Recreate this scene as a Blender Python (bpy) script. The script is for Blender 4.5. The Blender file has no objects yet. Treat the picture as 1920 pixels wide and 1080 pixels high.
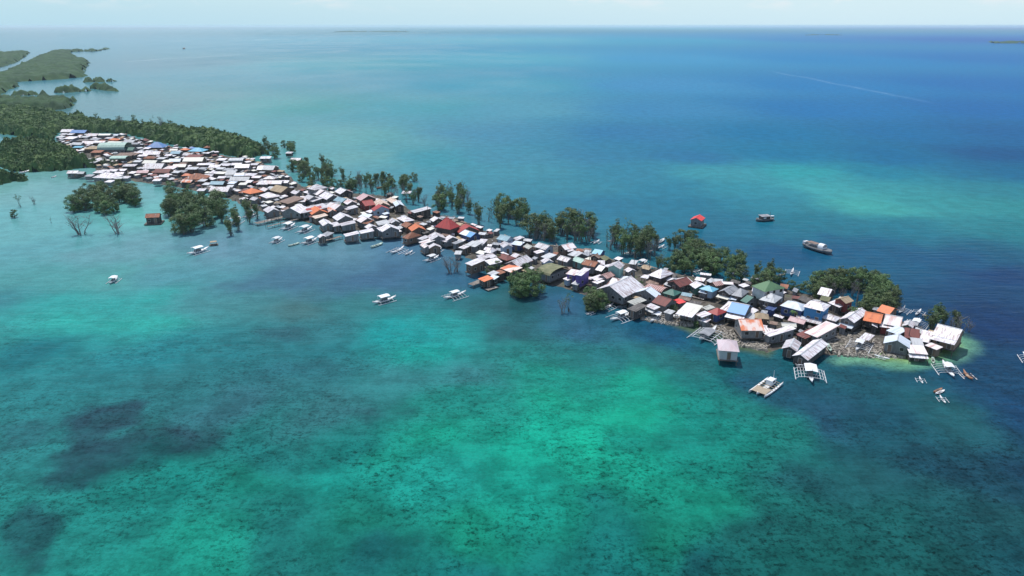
import bpy, math, random
import numpy as np
from mathutils import Vector
R = math.radians
random.seed(7); rng = np.random.default_rng(11)
S = bpy.context.scene
COL = S.collection

# ---------------------------------------------------------------- camera
FPX = 1350.0            # focal length in pixels of a 1920 wide picture
CH = 75.0               # drone height in metres
PITCH = math.atan2(492.0, FPX)
cam = bpy.data.cameras.new('camera'); cam.sensor_width = 36.0; cam.lens = 36.0 * FPX / 1920.0
cam.clip_start = 1.0; cam.clip_end = 200000.0
camo = bpy.data.objects.new('camera', cam); COL.objects.link(camo)
camo.location = (0, 0, CH); camo.rotation_euler = (math.pi / 2 - PITCH, 0, 0)
S.camera = camo

# ---------------------------------------------------------------- light
SUN_EL, SUN_AZ = 68.0, -30.0      # azimuth from +Y (the view direction), negative is left
w = bpy.data.worlds.new("World"); S.world = w; w.use_nodes = True
nt = w.node_tree; nt.nodes.clear()
def N(nt, t, **k):
    n = nt.nodes.new(t)
    for a, v in k.items(): setattr(n, a, v)
    return n
out = N(nt, 'ShaderNodeOutputWorld'); bg = N(nt, 'ShaderNodeBackground')
sky = N(nt, 'ShaderNodeTexSky', sky_type='NISHITA', sun_disc=False)
sky.sun_elevation = R(SUN_EL); sky.sun_rotation = R(SUN_AZ)
sky.altitude = 0; sky.air_density = 1.0; sky.dust_density = 0.6; sky.ozone_density = 1.6
bg.inputs['Strength'].default_value = 0.15
tc = N(nt, 'ShaderNodeTexCoord')
L = nt.links.new
sx = N(nt, 'ShaderNodeSeparateXYZ'); L(tc.outputs['Generated'], sx.inputs[0])
# low pale haze over the horizon, whiter towards the right
h1 = N(nt, 'ShaderNodeMapRange', interpolation_type='SMOOTHSTEP'); L(sx.outputs['Z'], h1.inputs['Value'])
h1.inputs['From Min'].default_value = 0.0; h1.inputs['From Max'].default_value = 0.15; h1.inputs['To Min'].default_value = .93; h1.inputs['To Max'].default_value = 0.0
hx = N(nt, 'ShaderNodeMapRange'); L(sx.outputs['X'], hx.inputs['Value']); hx.inputs['From Min'].default_value = -.5; hx.inputs['From Max'].default_value = .4
hc = N(nt, 'ShaderNodeMix', data_type='RGBA'); hc.inputs['A'].default_value = (3.1, 4.85, 5.8, 1); hc.inputs['B'].default_value = (4.25, 5.65, 6.35, 1)
L(hx.outputs[0], hc.inputs['Factor'])
m1 = N(nt, 'ShaderNodeMix', data_type='RGBA'); L(h1.outputs[0], m1.inputs['Factor']); L(sky.outputs[0], m1.inputs['A']); L(hc.outputs['Result'], m1.inputs['B'])
# small low cumulus
mp = N(nt, 'ShaderNodeMapping'); mp.inputs['Scale'].default_value = (1.0, 1.0, 3.2); mp.inputs['Location'].default_value = (0.32, 0.0, 0.02)
nz = N(nt, 'ShaderNodeTexNoise'); nz.inputs['Scale'].default_value = 16.0; nz.inputs['Detail'].default_value = 6.0; nz.inputs['Roughness'].default_value = 0.55
rp = N(nt, 'ShaderNodeValToRGB'); rp.color_ramp.elements[0].position = 0.52; rp.color_ramp.elements[1].position = 0.68
rp.color_ramp.elements[1].color = (0.7, 0.7, 0.7, 1)
L(tc.outputs['Generated'], mp.inputs['Vector']); L(mp.outputs[0], nz.inputs['Vector']); L(nz.outputs['Fac'], rp.inputs['Fac'])
h2 = N(nt, 'ShaderNodeMapRange', interpolation_type='SMOOTHSTEP'); L(sx.outputs['Z'], h2.inputs['Value']); h2.inputs['From Min'].default_value = .012; h2.inputs['From Max'].default_value = .04
mm = N(nt, 'ShaderNodeMath', operation='MULTIPLY'); L(rp.outputs['Color'], mm.inputs[0]); L(h2.outputs[0], mm.inputs[1])
mx = N(nt, 'ShaderNodeMix', data_type='RGBA'); mx.inputs['B'].default_value = (6.2, 6.05, 6.15, 1)
L(mm.outputs[0], mx.inputs['Factor']); L(m1.outputs['Result'], mx.inputs['A']); L(mx.outputs['Result'], bg.inputs['Color'])
L(bg.outputs[0], out.inputs['Surface'])
sl = bpy.data.lights.new('sun', 'SUN'); sl.energy = 3.8; sl.angle = R(0.55); sl.color = (1.0, 0.965, 0.91)
so = bpy.data.objects.new('sun', sl); COL.objects.link(so); so.location = (0, 0, 200)
sd = Vector((math.sin(R(SUN_AZ)) * math.cos(R(SUN_EL)), math.cos(R(SUN_AZ)) * math.cos(R(SUN_EL)), math.sin(R(SUN_EL))))
so.rotation_euler = sd.to_track_quat('Z', 'Y').to_euler()
S.view_settings.view_transform = 'Standard'; S.view_settings.look = 'None'
S.view_settings.exposure = 0.0; S.view_settings.gamma = 1.0
HAZE = 0.00005
S.cycles.max_bounces = 5; S.cycles.volume_bounces = 1; S.cycles.diffuse_bounces = 2; S.cycles.glossy_bounces = 2
S.cycles.transparent_max_bounces = 6

# ---------------------------------------------------------------- picture <-> world
cp, sp = math.cos(PITCH), math.sin(PITCH)
def at(px, py, z=0.0):
    x = (px - 960.0) / FPX; y = -(py - 540.0) / FPX
    d = (x, cp + y * sp, -sp + y * cp)
    t = (z - CH) / d[2]
    return Vector((d[0] * t, d[1] * t, z))
def proj(X, Y, Z=0.0):
    dz = Z - CH
    f = Y * cp - dz * sp; u = Y * sp + dz * cp
    return 960.0 + FPX * X / f, 540.0 - FPX * u / f
def ppm(p):           # picture pixels per metre at a point
    return FPX / (p.y * cp + (CH - p.z) * sp)

# ---------------------------------------------------------------- mesh helpers
class MB:
    def __init__(s): s.v = []; s.f = []
    def add(s, vs, fs):
        n = len(s.v); s.v += [tuple(v) for v in vs]; s.f += [tuple(i + n for i in f) for f in fs]
    def box(s, x0, y0, z0, x1, y1, z1):
        s.add([(x0,y0,z0),(x1,y0,z0),(x1,y1,z0),(x0,y1,z0),(x0,y0,z1),(x1,y0,z1),(x1,y1,z1),(x0,y1,z1)],
              [(3,2,1,0),(4,5,6,7),(0,1,5,4),(1,2,6,5),(2,3,7,6),(3,0,4,7)])
    def obox(s, c, sx, sy, sz, a=0.0, tilt=0.0):
        ca, sa = math.cos(a), math.sin(a); vs = []
        for dz in (-.5, .5):
            for dx, dy in ((-.5,-.5),(.5,-.5),(.5,.5),(-.5,.5)):
                X, Y = dx * sx, dy * sy
                vs.append((c[0] + X*ca - Y*sa, c[1] + X*sa + Y*ca, c[2] + dz*sz + X*tilt))
        s.add(vs, [(3,2,1,0),(4,5,6,7),(0,1,5,4),(1,2,6,5),(2,3,7,6),(3,0,4,7)])
    def slab(s, poly, t):      # polygon given by its top corners, thickness t downwards
        n = len(poly); vs = list(poly) + [(p[0], p[1], p[2] - t) for p in poly]
        fs = [tuple(range(n)), tuple(range(2*n - 1, n - 1, -1))] + [(i, i + n, (i+1) % n + n, (i+1) % n) for i in range(n)]
        s.add(vs, fs)
    def tube(s, pts, rs, k=5):
        vs = []; fs = []
        for i, p in enumerate(pts):
            p = Vector(p); a = Vector(pts[max(i-1, 0)]); b = Vector(pts[min(i+1, len(pts)-1)])
            d = (b - a).normalized(); x = d.orthogonal().normalized(); y = d.cross(x)
            r = rs[i] if isinstance(rs, (list, tuple)) else rs
            for j in range(k):
                q = 2 * math.pi * j / k; vs.append(p + x * (r * math.cos(q)) + y * (r * math.sin(q)))
        for i in range(len(pts) - 1):
            for j in range(k):
                fs.append((i*k + j, i*k + (j+1) % k, (i+1)*k + (j+1) % k, (i+1)*k + j))
        fs.append(tuple(range(k - 1, -1, -1))); fs.append(tuple(range((len(pts)-1)*k, len(pts)*k)))
        s.add(vs, fs)
    def build(s, name, mat, parent=None, smooth=False):
        me = bpy.data.meshes.new(name); me.from_pydata(s.v, [], s.f)
        if mat: me.materials.append(mat)
        if smooth: me.polygons.foreach_set('use_smooth', [True] * len(me.polygons))
        o = bpy.data.objects.new(name, me); COL.objects.link(o)
        if parent: o.parent = parent
        return o
def tag(o, label=None, cat=None, group=None, kind=None):
    if label: o['label'] = label
    if cat: o['category'] = cat
    if group: o['group'] = group
    if kind: o['kind'] = kind
    return o
def empty(name, loc=(0, 0, 0), rz=0.0):
    o = bpy.data.objects.new(name, None); COL.objects.link(o); o.location = loc; o.rotation_euler = (0, 0, rz)
    o.empty_display_size = 0.5
    return o
kids = {}
def copy_tree(o, parent=None):
    c = o.copy(); COL.objects.link(c)
    if parent: c.parent = parent
    for ch in kids_of(o): copy_tree(ch, c)
    return c
_kid = {}
def kids_of(o):
    if o.name not in _kid: _kid[o.name] = list(o.children)
    return _kid[o.name]

# ---------------------------------------------------------------- materials
def srgb(r, g, b):
    f = lambda c: (c / 255.0 / 12.92) if c <= 10.3 else ((c / 255.0 + 0.055) / 1.055) ** 2.4
    return (f(r), f(g), f(b), 1.0)
def newmat(name):
    m = bpy.data.materials.new(name); m.use_nodes = True; nt = m.node_tree; nt.nodes.clear()
    o = N(nt, 'ShaderNodeOutputMaterial'); b = N(nt, 'ShaderNodeBsdfPrincipled'); nt.links.new(b.outputs[0], o.inputs['Surface'])
    return m, nt, b
def dull(name, a, b, scale=1.5, stretch=(1, 1, 1), lo=0.42, hi=0.62, rough=0.75, c=None, cpos=0.75, rnd=0.15, detail=4.0, stripes=0.0):
    """two (or three) colours mixed by noise in object space, with a little per-object variation"""
    m, nt, bs = newmat(name); L = nt.links.new
    tc = N(nt, 'ShaderNodeTexCoord'); mp = N(nt, 'ShaderNodeMapping'); mp.inputs['Scale'].default_value = stretch
    oi = N(nt, 'ShaderNodeObjectInfo'); vm = N(nt, 'ShaderNodeVectorMath', operation='SCALE'); vm.inputs[0].default_value = (37, 71, 53)
    va = N(nt, 'ShaderNodeVectorMath', operation='ADD')
    L(oi.outputs['Random'], vm.inputs['Scale']); L(tc.outputs['Object'], mp.inputs['Vector'])
    L(mp.outputs[0], va.inputs[0]); L(vm.outputs[0], va.inputs[1])
    nz = N(nt, 'ShaderNodeTexNoise'); nz.inputs['Scale'].default_value = scale; nz.inputs['Detail'].default_value = detail
    L(va.outputs[0], nz.inputs['Vector'])
    rp = N(nt, 'ShaderNodeValToRGB'); e = rp.color_ramp.elements
    e[0].position = lo; e[0].color = a; e[1].position = hi; e[1].color = b
    if c: k = e.new(cpos); k.color = c
    src = nz.outputs['Fac']
    if stripes:
        wv = N(nt, 'ShaderNodeTexWave', wave_type='BANDS', bands_direction='X'); wv.inputs['Scale'].default_value = stripes
        wv.inputs['Distortion'].default_value = 0.6; wv.inputs['Detail'].default_value = 2
        L(va.outputs[0], wv.inputs['Vector'])
        ma = N(nt, 'ShaderNodeMath', operation='MULTIPLY_ADD'); ma.inputs[1].default_value = 0.45; L(wv.outputs['Fac'], ma.inputs[0])
        mb = N(nt, 'ShaderNodeMath', operation='MULTIPLY'); mb.inputs[1].default_value = 0.6; L(nz.outputs['Fac'], mb.inputs[0])
        L(mb.outputs[0], ma.inputs[2]); src = ma.outputs[0]
    L(src, rp.inputs['Fac'])
    hv = N(nt, 'ShaderNodeHueSaturation'); mr = N(nt, 'ShaderNodeMapRange'); mr.inputs['To Min'].default_value = 1 - rnd; mr.inputs['To Max'].default_value = 1 + rnd * .5
    L(oi.outputs['Random'], mr.inputs['Value']); L(mr.outputs[0], hv.inputs['Value']); L(rp.outputs['Color'], hv.inputs['Color'])
    L(hv.outputs[0], bs.inputs['Base Color']); bs.inputs['Roughness'].default_value = rough
    return m
def C3(r, g, b): return (r, g, b, 1.0)
ST = (2.2, 0.35, 1.0)       # rust runs down the sheets, along local y
RUST = C3(.30, .12, .06)
RM = {
 'white':  dull('white_tin', C3(.80,.79,.81), C3(.60,.53,.55), 1.1, ST, .44, .56, .5, C3(.36,.27,.23), .68, rnd=.30, detail=8),
 'cream':  dull('cream_tin', C3(.78,.76,.66), C3(.66,.63,.55), .5, ST, .45, .75, .55, C3(.45,.36,.28), .85),
 'pinkw':  dull('pink_stained_tin', C3(.76,.72,.72), C3(.62,.40,.36), .45, ST, .50, .66, .6),
 'pink':   dull('faded_pink_tin', C3(.66,.46,.46), C3(.52,.30,.30), .5, ST, .42, .7, .6),
 'palepink': dull('pale_pink_tin', C3(.74,.62,.65), C3(.66,.50,.52), .5, ST, .42, .7, .6),
 'bluew':  dull('bluish_white_tin', C3(.70,.76,.82), C3(.50,.58,.68), .5, ST, .45, .7, .5),
 'grey':   dull('grey_tin', C3(.36,.37,.39), C3(.22,.23,.25), .8, ST, .42, .65, .6),
 'lgrey':  dull('light_grey_tin', C3(.56,.57,.58), C3(.36,.37,.38), .8, ST, .42, .7, .6),
 'dark':   dull('dark_board', C3(.08,.075,.07), C3(.17,.15,.14), 1.2, ST, .42, .65, .8),
 'rust':   dull('rusty_tin', C3(.34,.14,.08), C3(.20,.08,.05), .6, ST, .42, .6, .8, C3(.5,.42,.38), .72),
 'orange': dull('orange_painted_tin', C3(.72,.20,.07), C3(.52,.14,.06), .6, ST, .45, .7, .6, C3(.72,.5,.4), .8),
 'orangew':dull('orange_stained_white_tin', C3(.68,.20,.09), C3(.74,.60,.54), .35, (1.2,.5,1), .46, .56, .6),
 'red':    dull('red_painted_tin', C3(.42,.055,.05), C3(.30,.05,.045), .6, ST, .45, .7, .6),
 'tarp':   dull('bright_red_tarp', C3(.75,.06,.05), C3(.55,.05,.05), 1, (1,1,1), .45, .7, .6),
 'maroon': dull('maroon_tin', C3(.20,.06,.05), C3(.12,.045,.04), .8, ST, .45, .65, .7, C3(.38,.24,.2), .8),
 'maroonw':dull('maroon_and_white_tin', C3(.18,.06,.05), C3(.70,.68,.66), .4, (1,.5,1), .47, .50, .6),
 'blue':   dull('blue_painted_tin', C3(.10,.22,.48), C3(.16,.32,.60), .7, ST, .42, .68, .5),
 'bluesw': dull('blue_and_white_sheets', C3(.14,.36,.74), C3(.74,.78,.82), .16, (1,.2,1), .50, .52, .5),
 'navy':   dull('navy_tin', C3(.05,.09,.24), C3(.09,.15,.32), .7, ST, .42, .68, .5),
 'cyan':   dull('light_blue_painted_tin', C3(.12,.40,.56), C3(.22,.50,.62), .7, ST, .42, .68, .5),
 'teal':   dull('teal_grey_tin', C3(.20,.34,.40), C3(.30,.46,.52), .7, ST, .42, .68, .6),
 'green':  dull('faded_green_tin', C3(.12,.24,.12), C3(.08,.17,.09), .5, (1,1,1), .45, .65, .7, C3(.28,.22,.12), .72),
 'dkgreen':dull('dark_green_tin', C3(.04,.14,.11), C3(.06,.18,.14), .7, ST, .42, .68, .6),
 'mint':   dull('pale_green_tin', C3(.40,.56,.48), C3(.30,.44,.38), .7, ST, .42, .68, .6),
 'olive':  dull('mossy_roof', C3(.14,.15,.08), C3(.22,.21,.12), .6, (1,1,1), .42, .65, .85),
 'tan':    dull('tan_sheet', C3(.44,.34,.22), C3(.32,.24,.16), .6, ST, .42, .65, .8),
 'brown':  dull('brown_board', C3(.20,.13,.10), C3(.30,.21,.17), .8, ST, .42, .65, .8),
 'stripe': dull('striped_rust_and_white_sheets', C3(.40,.20,.10), C3(.74,.66,.58), .8, (1,.2,1), .44, .5, .7, stripes=.45),
 'gstripe':dull('striped_grey_sheets', C3(.20,.21,.20), C3(.60,.60,.54), .8, (1,.2,1), .44, .5, .7, stripes=.5),
 'mstripe':dull('striped_maroon_sheets', C3(.20,.07,.06), C3(.60,.42,.38), .8, (1,.2,1), .48, .55, .7, stripes=.5),
}
WM = {
 'grey':  dull('weathered_board_wall', C3(.16,.16,.165), C3(.27,.265,.265), 1.2, (2,2,.4), .4, .65, .85),
 'conc':  dull('concrete_block_wall', C3(.20,.20,.20), C3(.28,.28,.27), 1, (1,1,1), .4, .65, .9),
 'dark':  dull('dark_wood_wall', C3(.06,.052,.05), C3(.12,.105,.10), 1.2, (2,2,.4), .4, .65, .85),
 'tan':   dull('tan_plywood_wall', C3(.46,.27,.18), C3(.36,.21,.15), .7, (1,1,1), .4, .65, .8),
 'white': dull('white_painted_wall', C3(.56,.56,.56), C3(.42,.42,.42), .8, (1,1,1), .45, .7, .8),
 'blue':  dull('bright_blue_wall', C3(.05,.26,.52), C3(.04,.20,.42), .7, (1,1,1), .45, .7, .7),
 'navy':  dull('navy_wall', C3(.04,.07,.20), C3(.06,.10,.26), .7, (1,1,1), .45, .7, .7),
 'purple':dull('purple_wall', C3(.15,.10,.36), C3(.12,.08,.28), .7, (1,1,1), .45, .7, .7),
 'mint':  dull('mint_painted_wall', C3(.24,.46,.42), C3(.18,.36,.33), .7, (1,1,1), .45, .7, .7),
 'green': dull('green_wall', C3(.06,.18,.14), C3(.09,.22,.17), .7, (1,1,1), .45, .7, .7),
 'red':   dull('dark_red_wall', C3(.26,.05,.04), C3(.18,.04,.035), .7, (1,1,1), .45, .7, .7),
 'brown': dull('brown_wood_wall', C3(.18,.12,.09), C3(.26,.18,.13), 1, (2,2,.4), .45, .7, .8),
 'bluew': dull('pale_blue_wall', C3(.42,.52,.62), C3(.32,.42,.52), 1, (1,1,1), .45, .7, .8),
}
M_wood = dull('post_wood', C3(.10,.085,.07), C3(.19,.165,.14), 2, (1,1,.3), .4, .65, .85)
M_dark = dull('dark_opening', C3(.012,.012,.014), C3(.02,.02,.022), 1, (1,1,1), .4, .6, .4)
M_frame = dull('window_frame_paint', C3(.5,.5,.48), C3(.36,.34,.32), 1, (1,1,1), .4, .6, .7)
M_boatw = dull('white_boat_paint', C3(.80,.81,.82), C3(.68,.70,.71), 1.5, (1,1,1), .45, .75, .45)
M_boatb = dull('blue_boat_paint', C3(.25,.50,.62), C3(.18,.40,.52), 1.5, (1,1,1), .45, .75, .45)
M_boatg = dull('grey_boat_paint', C3(.20,.21,.22), C3(.12,.125,.13), 1.5, (1,1,1), .45, .75, .6)
M_boatbr = dull('brown_boat_wood', C3(.36,.18,.10), C3(.24,.12,.08), 1.5, (1,1,1), .45, .75, .6)
M_boatgn = dull('pale_green_boat_paint', C3(.46,.60,.52), C3(.36,.5,.42), 1.5, (1,1,1), .45, .75, .6)
M_bamboo = dull('bamboo_deck', C3(.52,.42,.30), C3(.36,.29,.21), 2, (4,.5,1), .45, .7, .7)
M_bark = dull('mangrove_bark', C3(.10,.085,.07), C3(.19,.17,.15), 2, (1,1,.3), .4, .65, .9)
M_dead = dull('bleached_dead_wood', C3(.17,.155,.15), C3(.29,.27,.26), 2, (1,1,.3), .4, .65, .9)
def leafmat(name, a, b, c):
    return dull(name, a, b, .45, (1,1,1), .38, .58, .65, c, .74, .28, 5.0)
M_leaf = [leafmat('dark_mangrove_leaves', C3(.060,.125,.042), C3(.115,.205,.06), C3(.19,.28,.09)),
          leafmat('olive_mangrove_leaves', C3(.07,.115,.04), C3(.115,.17,.055), C3(.17,.22,.085)),
          leafmat('bright_green_leaves', C3(.04,.09,.018), C3(.08,.16,.03), C3(.14,.22,.06))]

# ---------------------------------------------------------------- noise on arrays
def _hash(ix, iy, seed):
    h = (ix.astype(np.int64) * 374761393 + iy.astype(np.int64) * 668265263 + seed * 974634777) & 0xffffffff
    h = ((h ^ (h >> 13)) * 1274126177) & 0xffffffff
    return ((h ^ (h >> 16)) & 0xffff) / 65535.0
def vnoise(x, y, seed=0):
    ix = np.floor(x); iy = np.floor(y); fx = x - ix; fy = y - iy
    fx = fx * fx * (3 - 2 * fx); fy = fy * fy * (3 - 2 * fy)
    a = _hash(ix, iy, seed); b = _hash(ix + 1, iy, seed); c = _hash(ix, iy + 1, seed); d = _hash(ix + 1, iy + 1, seed)
    return (a * (1 - fx) + b * fx) * (1 - fy) + (c * (1 - fx) + d * fx) * fy
def fbm(x, y, seed=0, o=4):
    s = 0; a = .5; t = 0
    for i in range(o):
        s = s + a * vnoise(x * 2**i, y * 2**i, seed + i); t += a; a *= .55
    return s / t
def sm(a, b, x):
    if a > b: return 1 - sm(b, a, x)
    t = np.clip((x - a) / (b - a), 0, 1); return t * t * (3 - 2 * t)
def inpoly(px, py, poly):
    n = len(poly); c = np.zeros(px.shape, bool); j = n - 1
    for i in range(n):
        xi, yi = poly[i]; xj, yj = poly[j]
        if yi != yj: c ^= ((yi > py) != (yj > py)) & (px < (xj - xi) * (py - yi) / (yj - yi) + xi)
        j = i
    return c
def edist(px, py, poly):
    d = np.full(px.shape, 1e9); n = len(poly)
    for i in range(n):
        x0, y0 = poly[i]; x1, y1 = poly[(i + 1) % n]; dx, dy = x1 - x0, y1 - y0; l2 = dx*dx + dy*dy + 1e-9
        t = np.clip(((px - x0) * dx + (py - y0) * dy) / l2, 0, 1)
        d = np.minimum(d, np.hypot(px - x0 - t * dx, py - y0 - t * dy))
    return d
def wpoly(pts, z=0.0): return [tuple(at(x, y, z))[:2] for x, y in pts]

# ---------------------------------------------------------------- sea
# sea colour fitted at places across the bay (over sand, coral, sea grass or deep blue): x, y, and the colour
SEA_TINTS = [
 (500,60,0.0060,0.1362,0.1827), (300,120,0.0525,0.1730,0.2315), (600,120,0.0390,0.2517,0.3014), (250,200,0.0681,0.1849,0.2039), (500,200,0.0411,0.2379,0.2300),
 (800,200,0.0432,0.2391,0.2796), (620,260,0.0792,0.2666,0.2631), (650,300,0.0792,0.2565,0.2522), (800,300,0.0243,0.2079,0.2486), (1850,600,0.0060,0.0292,0.0884),
 (1915,600,0.0060,0.0276,0.0863), (1880,660,0.0060,0.0427,0.0928), (1850,740,0.0061,0.0405,0.0972), (1700,740,0.0123,0.0843,0.0949), (1600,740,0.0071,0.0569,0.0826),
 (1480,740,0.0129,0.0602,0.0996), (1900,850,0.0060,0.0302,0.0573), (1750,850,0.0082,0.0484,0.0716), (1600,850,0.0108,0.0700,0.0776), (1450,850,0.0103,0.0740,0.0810),
 (1850,950,0.0089,0.0604,0.0675), (1600,950,0.0082,0.0835,0.0792), (1400,950,0.0080,0.0843,0.0776), (1900,1050,0.0060,0.0520,0.0653), (1700,1050,0.0060,0.0530,0.0535),
 (1500,1050,0.0060,0.0745,0.0661), (1300,1050,0.0060,0.0715,0.0760), (1100,1050,0.0060,0.1193,0.1127), (900,1050,0.0060,0.1103,0.1057), (700,1050,0.0060,0.0874,0.0860),
 (500,1050,0.0086,0.1216,0.1071), (300,1050,0.0082,0.2188,0.1555), (1150,760,0.0060,0.2708,0.1678), (1280,760,0.0060,0.1862,0.1457), (1380,760,0.0089,0.1475,0.1220),
 (1000,760,0.0071,0.2459,0.1594), (850,760,0.0088,0.1737,0.1405), (600,760,0.0263,0.1328,0.1405), (400,760,0.0245,0.1116,0.1297), (1000,830,0.0060,0.3076,0.2030),
 (1150,830,0.0060,0.3228,0.2003), (1280,830,0.0060,0.1722,0.1301), (500,830,0.0085,0.1274,0.1180), (650,830,0.0060,0.1410,0.1226), (800,830,0.0060,0.2334,0.1555),
 (1100,900,0.0060,0.2445,0.1577), (950,900,0.0060,0.2245,0.1619), (1250,900,0.0060,0.1831,0.1229), (800,900,0.0082,0.2341,0.1822), (650,900,0.0069,0.2120,0.1678),
 (450,900,0.0060,0.1615,0.1205), (300,900,0.0060,0.1675,0.1364), (900,980,0.0060,0.2001,0.1282), (1100,980,0.0060,0.1223,0.1086), (1200,980,0.0060,0.1549,0.1023),
 (700,980,0.0060,0.1404,0.1012), (500,980,0.0085,0.1257,0.1100), (760,650,0.0060,0.2593,0.2136), (600,650,0.0144,0.1249,0.1388), (960,650,0.0139,0.1516,0.1397),
 (1100,650,0.0139,0.1285,0.1334), (1250,650,0.0165,0.1234,0.1199), (300,650,0.0133,0.1682,0.1839), (100,650,0.0068,0.1152,0.1319), (450,650,0.0142,0.1374,0.1510),
 (720,700,0.0283,0.1640,0.1682), (1000,700,0.0071,0.2076,0.1516), (1150,700,0.0060,0.2510,0.1657), (1300,700,0.0071,0.1346,0.1232), (1400,700,0.0110,0.0658,0.1070),
 (550,700,0.0191,0.1170,0.1358), (850,700,0.0289,0.1601,0.1658), (300,700,0.0171,0.1221,0.1294), (720,610,0.0063,0.2346,0.2254), (820,610,0.0138,0.2486,0.2270),
 (560,610,0.0230,0.1384,0.1521), (950,610,0.0177,0.0879,0.0991), (1100,610,0.0227,0.0926,0.1483), (1250,610,0.0060,0.0616,0.1255), (30,560,0.0285,0.1623,0.1790),
 (150,560,0.0217,0.2593,0.2341), (280,560,0.0217,0.2680,0.2399), (420,560,0.0455,0.1956,0.2037), (560,560,0.0422,0.1211,0.1203), (1050,560,0.0252,0.0927,0.1607),
 (680,560,0.0268,0.1462,0.1501), (940,560,0.0162,0.0750,0.0833), (150,600,0.0206,0.2984,0.2494), (280,600,0.0199,0.2954,0.2461), (100,510,0.0560,0.2379,0.2291),
 (250,510,0.0637,0.2534,0.2347), (350,510,0.0605,0.2175,0.2450), (550,510,0.0414,0.1168,0.1716), (700,510,0.0377,0.1026,0.1701), (820,510,0.0268,0.0996,0.1653),
 (100,460,0.0788,0.2618,0.2743), (250,460,0.1014,0.2532,0.2722), (420,460,0.1018,0.2227,0.2711), (520,460,0.0770,0.1948,0.2348), (640,460,0.0897,0.2033,0.2475),
 (740,460,0.0637,0.1504,0.2347), (60,410,0.1005,0.3052,0.3032), (250,410,0.1073,0.3591,0.3284), (40,355,0.1480,0.3442,0.3198), (90,355,0.1066,0.2740,0.2692),
 (250,53,0.0060,0.0143,0.0266), (700,53,0.0060,0.1246,0.1451), (1000,53,0.0239,0.1724,0.2115), (1300,53,0.0060,0.1981,0.2398), (1600,53,0.0060,0.0794,0.1868),
 (1850,53,0.0060,0.0200,0.1513), (960,75,0.0588,0.2735,0.3485), (1250,75,0.0144,0.2251,0.3487), (1550,75,0.0060,0.1392,0.3269), (1850,75,0.0060,0.0859,0.2943),
 (960,110,0.0543,0.2666,0.3465), (1250,110,0.0282,0.2142,0.3725), (1550,110,0.0060,0.1598,0.3448), (1880,110,0.0060,0.1204,0.3160), (960,160,0.0382,0.2322,0.3113),
 (1250,160,0.0324,0.1916,0.3493), (1550,160,0.0087,0.1438,0.3258), (1880,160,0.0060,0.1125,0.3006), (960,205,0.0638,0.2342,0.3066), (1250,205,0.0280,0.1704,0.3100),
 (1550,205,0.0076,0.1253,0.2962), (1880,205,0.0060,0.1023,0.2769), (960,250,0.0377,0.1835,0.2714), (1200,250,0.0221,0.1407,0.2661), (1450,250,0.0061,0.1267,0.2499),
 (1700,250,0.0060,0.1097,0.2451), (1900,250,0.0060,0.0874,0.2212), (960,290,0.0346,0.1876,0.2561), (1150,290,0.0224,0.1495,0.2427), (1300,290,0.0160,0.1246,0.2377),
 (1480,290,0.0060,0.1286,0.2353), (1650,290,0.0060,0.1063,0.2207), (1900,290,0.0060,0.0674,0.1760), (1000,322,0.0326,0.1953,0.2459), (1180,322,0.0213,0.1618,0.2330),
 (1350,322,0.0322,0.2188,0.2536), (1480,322,0.0202,0.2518,0.2611), (1640,322,0.0089,0.1546,0.2235), (1900,322,0.0060,0.0988,0.1925), (1080,355,0.0262,0.1749,0.2270),
 (1250,355,0.0140,0.1513,0.2212), (1400,355,0.0202,0.1920,0.2366), (1530,355,0.0373,0.2719,0.2751), (1700,355,0.0259,0.2153,0.2337), (1880,355,0.0167,0.1618,0.1968),
 (1150,385,0.0147,0.1322,0.2075), (1300,385,0.0093,0.1267,0.1937), (1450,385,0.0152,0.1615,0.2104), (1620,385,0.0401,0.2861,0.2543), (1780,385,0.0240,0.2118,0.2179),
 (1900,385,0.0192,0.1884,0.1957), (1390,425,0.0105,0.1141,0.1769), (1550,425,0.0083,0.1304,0.1738), (1700,425,0.0089,0.1344,0.1788), (1880,425,0.0102,0.1428,0.1661),
 (1450,470,0.0060,0.0635,0.1351), (1620,470,0.0060,0.0728,0.1448), (1780,470,0.0060,0.0611,0.1353), (1900,470,0.0060,0.0714,0.1274), (1900,515,0.0060,0.0353,0.1061),
]
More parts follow.
